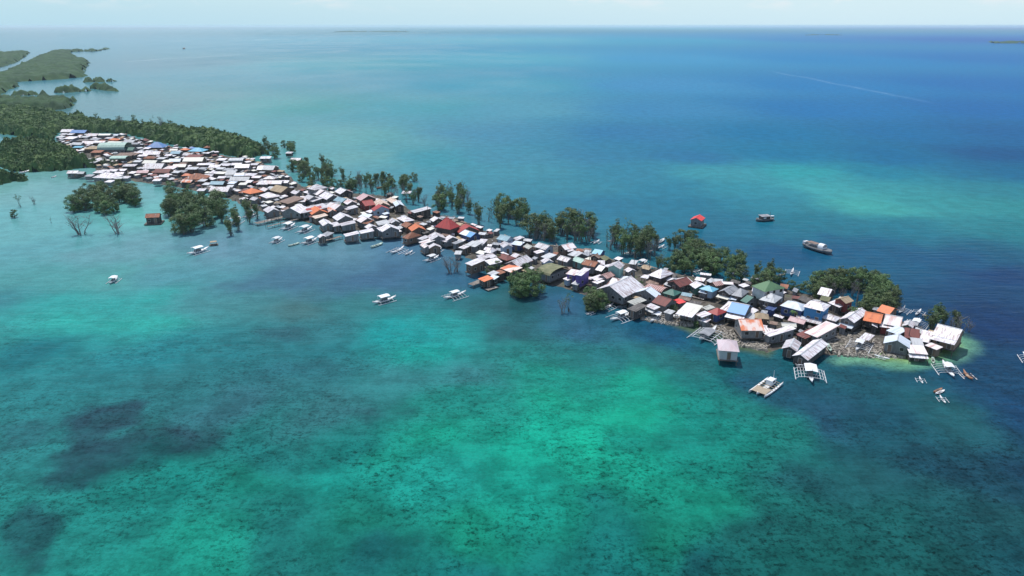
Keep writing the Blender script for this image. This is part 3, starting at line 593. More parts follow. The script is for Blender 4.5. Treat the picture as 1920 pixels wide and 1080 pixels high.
# region, type (g ridge along AB, G ridge away from AB, h hip, s single slope, b barrel, c open canopy), roof, wall, eave height, A B C of the eaves, extras
NEAR = '''
R1 g white tan 4.6 850 490 1190 575 1305 455 key=tip awn=y-,2.4,white,4.0
R1 G bluew grey 3.2 140 622 500 690 545 600 key=greygable
R1 s bluew white 3.2 180 440 345 500 400 425
R1 g maroon dark 3.0 440 540 650 570 705 455
R1 s white grey 3.0 645 585 775 612 830 500
R1 g pinkw brown 3.4 130 340 370 385 430 275
R1 G white green 3.6 400 370 555 402 590 335
R1 s pinkw red 2.8 85 388 330 420 350 365
R1 s lgrey grey 3.0 550 645 715 665 730 590
R1 s pinkw dark 2.7 510 765 770 788 805 700 key=nearshack awn=y-,1.2,white,2.0
R1 s pinkw brown 2.9 735 655 900 720 938 680
R8 g orange brown 3.8 655 770 832 822 888 740
R8 g orange dark 4.0 470 868 715 912 808 850 key=orangehall awn=y-,1.6,orange,3.6
R8 G tan red 4.6 35 605 205 660 272 608 key=redbrown
R5 s white dark 3.2 1180 655 1340 722 1398 682
R2 G white grey 3.8 738 268 942 322 1130 178 awn=y-,1.5,bluew,2.4
R5 h white blue 5.4 825 730 1112 796 1232 715 key=bluewall awn=y-,2.2,white,2.6
R5 h bluew navy 4.4 495 690 800 768 880 690 key=palebluehip
R2 h white grey 3.7 445 245 670 305 737 250
R2 s pinkw grey 3.2 232 468 410 535 582 382 key=pinkyard
R2 s maroon brown 2.6 100 500 235 560 330 400
R3 g cream green 3.0 1135 382 1340 392 1442 352
R3 g pink dark 3.4 1220 292 1440 350 1482 300
R3 G white dark 3.0 1130 698 1345 742 1450 632 key=whitepair
R2 G white dark 2.8 55 802 275 868 432 612 key=boathouse
R2 c white wood 2.4 1018 552 1120 582 1172 520
R3 h palepink white 4.2 222 716 510 738 562 592 key=pinkhip
R3 g orangew conc 3.9 548 432 870 434 1040 288 key=orangebig
R3 s white grey 3.2 875 478 942 516 1125 360
R6 h red navy 3.6 668 632 812 682 905 612 key=redhip
R6 s white grey 3.9 850 590 935 612 1045 530
R3 g bluesw grey 4.0 345 160 592 212 728 105 key=bluesheet awn=y-,2.2,white,3.0
R3 s lgrey grey 2.8 600 250 700 276 745 225
R3 h tan brown 3.4 750 258 940 276 1112 222
R5 h green white 5.6 80 432 265 515 455 420 key=greenhip
R5 s white grey 4.0 400 502 460 526 510 490
R5 h lgrey dark 4.2 192 606 405 655 525 575
R5 g white dark 3.8 1030 528 1185 562 1242 482 key=squaretop
R5 g dark dark 3.6 745 602 875 656 925 600
R5 g olive grey 3.4 1060 612 1190 640 1242 592
R5 s navy navy 2.6 272 745 370 772 392 735
R6 h dkgreen green 3.8 25 358 185 402 298 350 key=dkgreenhip
R6 g teal grey 3.2 285 395 430 420 478 385
R6 s tarp grey 2.6 170 468 255 522 315 482 key=tarp
R6 g brown grey 2.9 250 440 400 482 480 462
R6 g white green 3.6 415 240 495 295 612 235
R6 G maroon dark 3.4 80 215 270 278 370 190
R6 s pinkw grey 3.3 230 155 310 225 400 172
R6 s white grey 3.0 30 155 75 180 120 160
R6 h cyan bluew 3.8 555 297 738 345 835 302 key=tealhip
R6 G mstripe brown 3.6 690 218 790 262 872 225
R6 s bluew grey 2.8 540 350 650 376 680 345
R6 G grey dark 4.0 828 338 990 380 1108 302 awn=y-,1.3,cream,2.6
R6 h grey dark 3.8 1016 386 1165 418 1262 336
R6 c bluew wood 2.7 965 450 1080 468 1136 420
R6 g dkgreen grey 3.0 1150 472 1222 502 1312 420
R6 s white grey 3.0 1115 247 1190 282 1225 260
R6 s cream grey 3.6 262 610 490 662 602 580 key=creamdouble awn=y-,2.6,white,3.3
R6 s white grey 3.4 500 668 590 712 665 655
R6 s gstripe grey 2.6 585 575 640 602 685 545
R6 s white grey 2.2 545 760 590 775 605 735
R7 G white grey 3.9 290 312 690 420 880 248 key=bigwhite
R7 g maroonw brown 4.1 445 242 640 298 790 212
R7 G bluew grey 3.6 850 358 1150 425 1202 372
R7 b mstripe brown 3.6 990 298 1235 352 1342 298
R7 g maroon conc 3.4 1105 492 1290 555 1405 465 key=maroonroof
R7 s white grey 3.3 1002 548 1130 602 1192 568 awn=y-,.9,lgrey,2.4
R7 s gstripe dark 3.2 745 485 840 532 962 465
R7 s dark dark 3.2 750 590 865 632 985 560
R7 s lgrey grey 2.8 1270 640 1322 656 1352 622
R7 h white dark 4.4 1050 97 1225 146 1396 68 key=whitehip
R7 c white wood 3.6 935 132 1020 152 1028 130
R7 s brown brown 2.6 1010 225 1190 245 1240 200
R7 h bluew grey 3.0 645 175 790 195 830 145 key=bluedome
R6b s white purple 5.0 -20 812 90 835 195 738 key=purple
R6b s pinkw purple 4.4 -180 770 -20 800 60 735
R6b G white mint 5.2 565 684 788 716 902 642 key=mint
R6b g white grey 4.0 868 705 940 745 1018 685
R6b s white grey 3.8 512 622 572 664 742 582
R6b g white dark 3.8 348 702 460 730 552 660
R6b g rust grey 4.2 102 600 332 648 398 575 key=rusttop
R6b s white grey 3.6 392 608 500 612 530 560
R6b g olive dark 3.8 442 482 525 546 606 492
R6b g cyan navy 4.0 290 405 435 432 498 372 key=cyantop
R6b G brown dark 3.4 250 478 410 502 432 440
R6b G mstripe conc 3.8 400 820 560 862 690 800
R6b s white grey 3.2 260 852 375 905 522 860
R6b s white grey 2.8 290 925 385 962 462 905
R6b s white dark 3.2 682 510 750 528 775 505
R6b s lgrey grey 3.0 950 600 1040 612 1080 560
R9 g mint mint 3.6 955 700 1030 725 1045 690
R9 g white grey 3.6 830 692 912 716 956 690
R9 b olive conc 3.6 655 797 772 830 915 772 key=olivehall
R9 g white bluew 4.2 693 702 722 722 783 700
R9 G white grey 3.8 395 728 505 752 636 702 key=whitelong
R9 g white grey 3.6 440 662 480 682 522 658
R9 h maroon brown 3.8 300 668 405 702 445 668 key=maroonhip
R9 h white grey 4.2 208 630 270 640 328 610 key=cornerwhite
R9 s white grey 3.6 150 662 205 692 242 675
R9 s white grey 3.8 226 652 270 682 302 660
R9 s white grey 3.6 220 702 265 738 332 700
R9 s white brown 4.6 56 722 112 742 216 708 key=stiltedge
R9 s orange dark 3.0 165 857 215 882 262 848 key=orangepier
R9 s bluew dark 2.8 245 850 300 864 322 842
R9 s rust dark 3.2 298 798 345 820 378 800
R9 s orangew dark 3.4 352 768 440 802 458 748
R9 s lgrey dark 3.0 240 812 290 830 320 805
R9 g white bluew 4.4 345 562 376 592 442 570
R9 g teal bluew 4.0 322 520 405 538 430 506 key=tealback
R9 s white grey 3.6 452 518 490 532 532 510
R9 s bluew navy 3.4 440 566 520 578 545 556
R9 g gstripe brown 4.0 545 582 590 606 632 585
R9 g white bluew 3.8 640 585 730 612 778 584
R9 s white grey 3.0 630 628 660 646 704 626
R9 G pinkw brown 3.8 832 585 900 612 945 575 key=pinkback
R9 s white grey 3.4 908 612 925 628 955 612
R9 s lgrey grey 3.0 920 655 990 672 1048 650
R9 s lgrey grey 3.0 695 672 755 690 802 662
R9 s pinkw bluew 2.6 880 858 915 872 940 860
R9 s lgrey grey 2.6 950 900 1000 912 1025 890
R10 h red dark 5.0 590 195 800 234 958 188 key=redhall rise=3.4
R10 g red dark 4.0 885 222 935 262 1186 205
R10 g bluesw navy 3.8 940 276 1095 328 1216 286 key=blueslats
R10 s lgrey grey 3.2 1205 290 1300 298 1392 290
R10 g white grey 3.6 478 314 525 372 706 312
R10 g white grey 3.4 710 352 757 382 907 350
R10 s white grey 3.0 640 375 745 402 760 380
R10 s grey grey 3.0 828 412 880 432 986 402
R10 s white grey 3.0 330 352 400 372 470 330
R10 s pinkw grey 3.0 348 402 420 432 548 385
R10 g pinkw grey 3.4 368 442 430 486 502 462
R10 g white brown 3.4 480 462 502 492 642 436
R10 g orange brown 3.4 198 195 250 244 424 202 key=orangemid
R10 g rust brown 3.2 90 155 170 192 272 150
R10 h rust brown 3.2 108 332 190 356 352 292
R10 h white grey 3.6 28 55 140 106 268 76
R10 g white dark 3.8 508 74 560 102 722 90
R10 s white brown 2.8 925 480 1000 502 1035 466
R10 s lgrey grey 3.2 1020 440 1160 470 1200 415
R10 s white grey 3.0 1190 415 1290 425 1370 385
R10 h pinkw grey 3.2 775 300 860 300 925 278
R10 s brown grey 3.4 660 290 745 318 775 280
R10 s lgrey grey 2.4 860 580 920 582 950 545
R14 s white dark 3.8 1305 645 1340 662 1482 645
R11 h white grey 5.0 122 102 232 126 382 82 key=whitetop
R11 s white grey 3.4 60 142 140 166 182 132
R11 g pinkw grey 3.8 212 160 270 186 412 130
R11 g white dark 4.2 520 132 602 168 748 130 key=darkboxed
R11 g white grey 3.6 70 222 150 252 292 232
R11 g white grey 3.6 292 200 402 250 546 195
R11 G grey grey 3.6 345 322 380 345 500 250
R11 g teal grey 3.4 502 262 620 292 660 240
R11 g pinkw grey 3.4 622 275 702 322 822 288
R11 g pink dark 4.2 830 225 900 262 1112 230 key=pinkhall
R11 G red red 4.0 872 302 962 342 1076 308 key=redsquare
R11 g stripe brown 3.6 1072 292 1130 352 1282 300
R11 g stripe brown 3.6 1272 252 1352 302 1442 270
R11 g bluew dark 4.2 1362 292 1402 346 1512 320 key=postedwhite
R11 g pinkw grey 3.4 372 362 512 402 664 350
R11 s white grey 3.2 642 372 692 402 822 358
R11 g red bluew 4.0 1052 382 1092 412 1302 378 key=redlong
R11 s red dark 4.2 106 378 120 405 318 368
R11 g orange brown 3.6 126 412 192 466 372 402 key=orangewest
R11 s stripe brown 3.0 190 492 242 526 392 482
R11 s white grey 3.8 0 382 62 442 332 332
R11 g orangew grey 3.4 382 392 432 432 524 402
R11 g white grey 3.6 292 568 352 630 474 590
R11 g white grey 4.0 492 502 562 552 764 502 key=whitebar
R11 s white grey 3.6 592 592 622 630 794 572
R11 s white grey 3.2 452 592 502 642 574 602
R11 g pinkw grey 3.4 836 547 902 582 1044 527
R11 s bluew grey 3.4 862 502 1000 515 1172 490
R11 s rust grey 3.2 912 590 992 602 1104 570
R11 s lgrey grey 3.4 1112 572 1162 622 1304 592
R11 g white grey 3.6 1292 552 1342 592 1444 562
R11 g white grey 4.2 1162 662 1212 712 1414 642
R11 g white grey 3.6 952 642 1002 672 1114 632
R11 s white grey 3.4 872 702 902 742 1064 692
R11 G white grey 3.6 1062 690 1190 712 1205 680
R11 s white grey 3.4 652 747 682 782 854 737 key=waterwall
R11 g white dark 3.4 270 777 302 802 392 780 key=waterhut
R11 s grey grey 2.6 322 762 420 778 444 735
R11 s white grey 2.6 965 425 1030 445 1090 425
R11 s bluew navy 3.2 1205 450 1240 468 1310 455
R11 s pinkw brown 2.8 1380 710 1410 730 1450 705
R12 g white grey 3.6 330 412 370 436 452 412
R12 G white conc 3.6 485 432 640 442 642 402 key=bigshed
R12 h orange brown 3.6 150 262 222 278 297 250 key=orangefar
R12 g pinkw grey 3.4 300 242 342 258 382 240
R12 g tan brown 3.6 386 247 480 267 555 235
R12 h white grey 3.6 298 290 360 314 462 294 key=fanwhite
R12 s brown brown 3.0 462 342 540 362 640 325
R12 g white grey 3.4 560 267 602 282 642 266
R12 g white grey 3.2 215 325 260 335 300 318
R12 s pinkw grey 3.0 610 345 680 345 720 315
R12 s white grey 3.0 125 322 160 332 200 322
R12 s white grey 3.0 690 330 750 345 800 320
'''
def parse_near():
    for ln in NEAR.strip().split('\n'):
        t = ln.split()
        if 'skip' in t: continue
        ox, oy, s = REG[t[0]]; ty, roof, wall, ze = t[1], t[2], t[3], float(t[4])
        P = [(ox + float(t[5 + 2*i]) / s, oy + float(t[6 + 2*i]) / s) for i in range(3)]
        kw = {}
        key = None
        for e in t[11:]:
            k, v = e.split('=')
            if k == 'key': key = v
            elif k == 'rise': kw['rise'] = float(v)
            elif k == 'awn': q = v.split(','); kw['awn'] = (q[0], float(q[1]), q[2], float(q[3]))
        a, b, c = (at(p[0], p[1], ze).to_2d() for p in P)
        u = (b - a); Lx = u.length; u.normalize(); v = Vector((-u.y, u.x)); Wd = (c - b).dot(v); sgn = 1
        if Wd < 0: Wd = -Wd; v = -v; sgn = -1
        Lx = min(max(Lx, 2.2), 17); Wd = min(max(Wd, 2.2), 17)
        # share the skew of the third corner between both sides
        ctr = a + u * Lx / 2 + v * Wd / 2
        if sgn < 0: u = -u; v = v  # keep right handed
        rot = math.atan2(u.y, u.x)
        if ty == 'G':
            rot += math.pi / 2; Lx, Wd = Wd, Lx
            if 'awn' in kw: q = kw['awn']; kw['awn'] = ('x-', *q[1:])
        T = 'g' if ty in 'gG' else ty
        Lx *= 1.06; Wd *= 1.06
        if ze < 4.7: ze *= .88
        det = 2 if P[0][0] > 560 else 1
        zf = min(1.3, ze - 2.1) if ty != 'c' else 0
        add_house((ctr.x, ctr.y), rot, Lx, Wd, ze, T, roof, 'grey' if wall == 'wood' else wall, key=key, zf=max(zf, .35), detail=det, **kw)
parse_near()
FAR = '''
R13 g white 215 158 90;R13 g blue 315 165 120 key=bluefar;R13 s white 240 215 90;R13 s white 235 183 50;R13 g white 430 192 90;R13 b cream 530 188 90;R13 g white 620 190 50
R13 h orange 605 228 80 key=smallorange;R13 b pinkw 490 250 80;R13 s cream 590 258 120;R13 g white 390 258 90;R13 g white 300 265 90;R13 s cyan 300 290 70 key=cyanfar;R13 h tan 430 300 120
R13 s dark 340 235 90;R13 s grey 440 225 80;R13 g lgrey 740 245 90;R13 b mint 610 300 200 key=gym;R13 g dkgreen 735 310 90;R13 h blue 965 285 130 key=bluepyramid
R13 s white 880 300 50;R13 b mint 650 380 120;R13 s white 600 408 40;R13 s brown 700 355 120;R13 g white 930 345 130;R13 s white 845 362 70;R13 h rust 905 380 90;R13 s white 1060 358 50
R13 g white 1110 315 60;R13 g teal 1130 340 80;R13 h orange 1200 310 60;R13 h blue 1262 298 50;R13 h cyan 1310 318 120 key=cyanhip;R13 g white 1230 355 80;R13 s maroon 1275 372 120;R13 h rust 1400 290 70
R13 s white 1660 275 60 key=lonewhite;R13 g white 1280 400 150;R13 g white 1120 405 90;R13 s cream 1050 410 70;R13 g cream 915 420 110;R13 s white 735 445 95;R13 g white 950 458 150 key=longwhite;R13 s pinkw 1080 465 90
R13 g cream 1160 450 100;R13 g pink 850 500 90;R13 g maroon 1020 495 120 key=maroonfar;R13 s lgrey 1260 470 90;R13 s white 1345 435 70;R13 s white 1410 435 70;R13 g white 1460 455 90;R13 s white 1540 440 80
R13 s white 1630 435 80;R13 g white 1690 455 110;R13 s white 1510 395 70;R13 b lgrey 1640 398 110;R13 g white 260 503 80 key=pierhouse;R13 g white 330 508 50;R13 s white 480 500 80;R13 s white 530 492 80
R13 g white 605 487 70;R13 s white 670 483 60;R13 h white 550 535 170 key=broadwhite;R13 g white 650 512 70;R13 s white 565 578 60;R13 g white 1030 535 80;R13 s white 965 567 60;R13 h orange 1215 525 70
R13 h rust 1300 545 170 key=rustbig;R13 g orangew 1225 578 90;R13 s white 1450 505 80;R13 s white 1505 508 70;R13 s grey 1570 480 80;R13 g white 1590 515 80;R13 g white 1665 522 70;R13 s white 1750 522 80
R13 g lgrey 1670 562 150;R13 g teal 1480 595 110 key=greywindow;R13 g white 1505 650 150 key=whitewest;R13 s white 1370 740 50;R13 s white 1430 712 70;R13 s white 1510 545 60;R13 s white 1400 530 60;R13 s lgrey 1130 500 60
R12 s white 255 30 60;R12 g white 370 65 130;R12 h white 385 145 90 key=paletent;R12 g pinkw 430 185 120;R12 s white 500 178 80;R12 s white 272 137 70;R12 s white 228 118 80;R12 s white 330 190 90;R12 s white 130 120 80;R12 s lgrey 60 90 80
R14 s white 80 200 80;R14 g white 340 217 80;R14 g white 90 290 130;R14 c white 1270 492 70;R14 s white 280 158 50
R13 s lgrey 150 205 60;R13 s white 175 182 50;R13 s white 560 215 60;R13 s grey 780 262 60;R13 s white 820 335 60;R13 s brown 760 350 90;R13 s lgrey 800 410 60;R13 s grey 1180 495 60;R13 s white 470 400 90;R13 s lgrey 430 415 60
R13 s grey 395 530 60;R13 s white 700 545 60;R13 s lgrey 640 550 60;R13 s pinkw 760 505 50;R13 s lgrey 1350 570 60;R13 s lgrey 1385 600 60;R13 s grey 1560 540 60;R13 s white 1600 590 60;R13 s white 1340 650 60;R13 s rust 460 330 80
R13 s brown 1180 430 60;R13 s lgrey 1000 385 60;R13 s grey 1350 470 60;R13 s lgrey 1500 470 60;R13 s white 1740 580 50;R13 s cream 1690 600 60;R13 s lgrey 1580 620 50;R13 s lgrey 360 205 60;R13 s white 680 265 60;R13 s grey 540 280 70
'''
rf = random.Random(5)
for ln in FAR.strip().replace('\n', ';').split(';'):
    t = ln.split(); ox, oy, s = REG[t[0]]; ty, roof = t[1], t[2]
    ze = 2.8 if ty != 'b' else 3.4; px, py, wp_ = ox + float(t[3]) / s, oy + float(t[4]) / s, float(t[5]) / s
    key = t[6][4:] if len(t) > 6 else None
    if roof == 'white' and not key and rf.random() < .3: roof = rf.choice(['lgrey','pinkw','cream','lgrey','bluew'])
    c = at(px, py, ze + .5); L_ = wp_ / ppm(c) * 1.1; W_ = min(max(L_ * rf.uniform(.6, .85), 3.6), 9.5)
    kw = {}
    if key == 'gym': W_ = 12; ze = 3.6; kw['rise'] = 2.6
    if key == 'bluepyramid': W_ = 9; kw['rise'] = 3.0
    add_house((c.x, c.y), R(rf.uniform(-14, 6)) if ty != 'b' else R(4), L_, W_, ze, 'g' if ty == 'G' else ty, roof, rf.choice(['grey','dark','brown','grey','dark']), key=key, zf=.8, detail=1 if L_ > 5 else 0, **kw)
# lean-tos and small sheds that crowd the gaps
def far_enough(x, y, r, k=.72):
    for s in SPOTS:
        if (s[0]-x)**2 + (s[1]-y)**2 < ((s[2] + r) * k) ** 2: return False
    return True
# the smallest lean-tos and covered yards that fill the gaps read as one crowd
def crowd():
    mats = ['lgrey','grey','brown','dark','white','rust','maroon','pinkw','cream','tan']; V = []; F = []; MI = []; n = 0
    for x, y in rand_in(LAND, 9000, 77):
        if n >= 640: break
        a_, b_ = rf.uniform(1.4, 3.6), rf.uniform(1.3, 2.8); px, py = proj(x, y, 2.0)
        if 1530 < px < 1665 and 618 < py < 675 or 1330 < px < 1400 and 590 < py < 640 or 1270 < px < 1345 and 543 < py < 566: continue
        if edist(np.array([x]), np.array([y]), landw)[0] < 1.0 or not far_enough(x, y, math.hypot(a_, b_) / 2, .52): continue
        SPOTS.append((x, y, math.hypot(a_, b_) / 2, 0, a_, b_)); n += 1
        rot = R(rf.choice([-35, -30, 55, -20, 60]) + rf.uniform(-10, 10)); h = rf.uniform(1.5, 2.4); h2 = h + rf.uniform(.2, .5); ca, sa = math.cos(rot), math.sin(rot)
        def W(u, v, z): return (x + u*ca - v*sa, y + u*sa + v*ca, z)
        k = len(V); e = .2; wm = rf.choice([0, 1])
        V.extend([W(-a_/2+e,-b_/2+e,.1),W(a_/2-e,-b_/2+e,.1),W(a_/2-e,b_/2-e,.1),W(-a_/2+e,b_/2-e,.1),W(-a_/2+e,-b_/2+e,h),W(a_/2-e,-b_/2+e,h),W(a_/2-e,b_/2-e,h2-.1),W(-a_/2+e,b_/2-e,h2-.1)])
        F.extend([tuple(k+i for i in f) for f in ((0,1,5,4),(1,2,6,5),(2,3,7,6),(3,0,4,7))]); MI.extend([len(mats) + wm] * 4)
        k = len(V); V.extend([W(-a_/2,-b_/2,h),W(a_/2,-b_/2,h),W(a_/2,b_/2,h2),W(-a_/2,b_/2,h2)]); V.extend([(p[0],p[1],p[2]-.06) for p in V[k:k+4]])
        F.extend([tuple(k+i for i in f) for f in ((0,1,2,3),(7,6,5,4),(4,5,1,0),(5,6,2,1),(6,7,3,2),(7,4,0,3))]); MI.extend([rf.choice([0,0,1,1,2,3,4,4,5,6,7,8,9])] * 6)
    me = bpy.data.meshes.new('crowded_sheds'); me.from_pydata(V, [], F)
    for k_ in mats: me.materials.append(RM[k_])
    me.materials.append(WM['grey']); me.materials.append(WM['dark']); me.polygons.foreach_set('material_index', MI)
    o = bpy.data.objects.new('crowded_sheds', me); COL.objects.link(o); tag(o, 'little grey, white and rusty lean-tos crowded between the larger houses', 'sheds', kind='stuff')
    return n
print('houses', len(HOUSES), 'small sheds', crowd())

# ---------------------------------------------------------------- trees
def quads(mb, c, n, rad, size, r, flat=.7):
    for i in range(n):
        while True:
            d = Vector((r.uniform(-1,1), r.uniform(-1,1), r.uniform(-1,1)))
            if .15 < d.length < 1: break
        p = Vector(c) + Vector((d.x * rad, d.y * rad, d.z * rad * flat))
        nrm = (d + Vector((r.gauss(0,.5), r.gauss(0,.5), r.gauss(.5,.5)))).normalized()
        a = nrm.orthogonal().normalized(); b = nrm.cross(a); q = r.uniform(0, 6.28); ca, sa = math.cos(q), math.sin(q)
        a, b = a*ca + b*sa, b*ca - a*sa; s = size * r.uniform(.6, 1.2)
        mb.add([p - a*s, p - b*s*.55 + nrm*s*.1, p + a*s, p + b*s*.55 + nrm*s*.1], [(0,1,2,3)])
def make_tree(kind, seed, leaf=0):
    """unit height about 1; scaled when placed. kinds: dense, tall, thin, dead"""
    r = random.Random(seed); tr = MB(); cr = MB(); H = 8.0
    root = empty({'dense':'mangrove_tree','tall':'mangrove_tree','thin':'thin_mangrove_tree','dead':'dead_tree','palm':'palm_tree'}[kind])
    limbs = []
    nst = {'dense': 4, 'tall': 4, 'thin': 3, 'dead': 5, 'palm': 1}[kind]
    if kind == 'palm':
        pts = [(0,0,0), (.2,0,H*.3), (.5,.1,H*.6), (1,.1,H*.82)]; tr.tube(pts, [.2,.15,.13,.1]); top = Vector(pts[-1])
        for i in range(13):
            a = i * 2.4; l = r.uniform(1.8, 2.6); up = r.uniform(.2, 1.0)
            P = [top + Vector((math.cos(a)*l*t, math.sin(a)*l*t, up*t*2 - 2.4*t*t)) for t in (0,.25,.5,.75,1)]
            for j in range(4):
                sd_ = Vector((-math.sin(a), math.cos(a), 0)) * (.35 * (1.1 - abs(j-1.5)/2.2))
                for sg in (-1, 1):
                    cr.add([P[j], P[j+1], P[j+1] + sd_*sg - Vector((0,0,.25)), P[j] + sd_*sg - Vector((0,0,.25))], [(0,1,2,3)])
    else:
        sp_ = {'dense': 1.7, 'tall': 1.3, 'thin': .9, 'dead': 2.0}[kind]
        for i in range(nst):
            a = r.uniform(0, 6.28) if i else 0; q = sp_ * (i > 0) * r.uniform(.5, 1)
            x, y = math.cos(a)*q, math.sin(a)*q; h = H * r.uniform(.62, .86) * (1 if i == 0 else r.uniform(.75, 1))
            pts = [(x*.3, y*.3, -.8)]; cx, cy = x*.3, y*.3
            for k in range(1, 5):
                cx += x*.22 + r.gauss(0, .16); cy += y*.22 + r.gauss(0, .16); pts.append((cx, cy, h * k / 4))
            r0 = {'dense': .13, 'tall': .13, 'thin': .10, 'dead': .13}[kind]
            tr.tube(pts, [r0, r0*.85, r0*.65, r0*.45, r0*.2], 5); limbs.append(pts)
            for k in range({'dense': 4, 'tall': 5, 'thin': 5, 'dead': 8}[kind]):   # side limbs
                j = r.randint(1 if kind == 'dead' else 2, 3); t = r.random()
                p0 = Vector(pts[j]).lerp(Vector(pts[j+1]), t); a2 = r.uniform(0, 6.28); l = r.uniform(.9, 2.2) * (1.15 if kind == 'dead' else 1)
                d = Vector((math.cos(a2), math.sin(a2), r.uniform(.5, 1.4))).normalized() * l
                p1 = p0 + d*.5 + Vector((r.gauss(0,.12), r.gauss(0,.12), 0)); p2 = p0 + d + Vector((0,0,.3))
                tr.tube([p0, p1, p2], [r0*.45, r0*.3, r0*.12], 4); limbs.append([p0, p1, p2])
                if kind == 'dead':
                    for m in range(2):
                        e = p1 + Vector((r.gauss(0,.5), r.gauss(0,.5), r.uniform(.3,.9))); tr.tube([p1, e], [r0*.22, r0*.08], 3)
        for k in range(5 if kind in ('dense', 'tall') else 3):                      # prop roots
            a = r.uniform(0, 6.28); q = r.uniform(.7, 1.4)
            tr.tube([(0,0,1.3), (math.cos(a)*q*.6, math.sin(a)*q*.6, .9), (math.cos(a)*q, math.sin(a)*q, -.5)], [.05,.05,.04], 4)
        if kind == 'dense':
            for i in range(34):
                a = r.uniform(0, 6.28); t = r.uniform(.14, 1.0); q = r.uniform(0.2, 1) ** .6 * 3.1 * math.sqrt(max(0.12, 1 - (abs(t - .52) / .55) ** 2.2))
                quads(cr, (math.cos(a)*q, math.sin(a)*q, H*t*.92), 85, r.uniform(.8, 1.35), .23, r)
        elif kind == 'tall':
            for L_ in limbs:
                if r.random() < .88: quads(cr, L_[-1], 52, r.uniform(.5, .95), .18, r)
                if r.random() < .8: quads(cr, L_[len(L_)//2], 40, .75, .20, r)
                if len(L_) == 5: quads(cr, Vector(L_[1]) * .5 + Vector(L_[2]) * .5, 20, .8, .18, r)
        elif kind == 'thin':
            for L_ in limbs:
                if r.random() < .5: quads(cr, L_[-1], 16, r.uniform(.4, .7), .20, r)
        elif kind == 'dead' and leaf == 2:
            for L_ in limbs:
                if r.random() < .3: quads(cr, L_[-1], 8, .4, .18, r)
    tr.build('trunk', M_dead if kind == 'dead' else M_bark, root)
    if cr.f: cr.build('crown', M_leaf[leaf % 3] if kind != 'dead' else M_leaf[1], root)
    return root
PROTO = {}
def proto(kind):
    if kind not in PROTO:
        n = {'dense': 5, 'tall': 4, 'thin': 4, 'dead': 5, 'palm': 1}[kind]
        PROTO[kind] = [make_tree(kind, 100 + i * 13 + len(kind), {'dense': (0,1,0,1,0)[i % 5], 'tall': (0,1,0,1)[i % 4], 'thin': i % 2, 'dead': (0,2,0,2,0)[i % 5], 'palm': 2}[kind]) for i in range(n)]
        for o in PROTO[kind]: o['_unused'] = 1
    return PROTO[kind]
TREES = []; rt = random.Random(31)
def put_tree(kind, x, y, h, cl, bright=False):
    P = proto(kind); o = P[rt.randrange(len(P))]
    if '_unused' in o: del o['_unused']; t = o
    else:
        t = copy_tree(o)
    t.location = (x, y, 0); t.rotation_euler = (0, 0, rt.uniform(0, 6.28)); s = h / 8.0
    q = 1.1 if kind == 'dense' else .95; t.scale = (s * q * rt.uniform(.9, 1.12), s * q * rt.uniform(.9, 1.12), s)
    px, py = proj(x, y, h * .6)
    TREES.append(dict(o=t, kind=kind, px=px, py=py, cl=cl, h=h)); return t
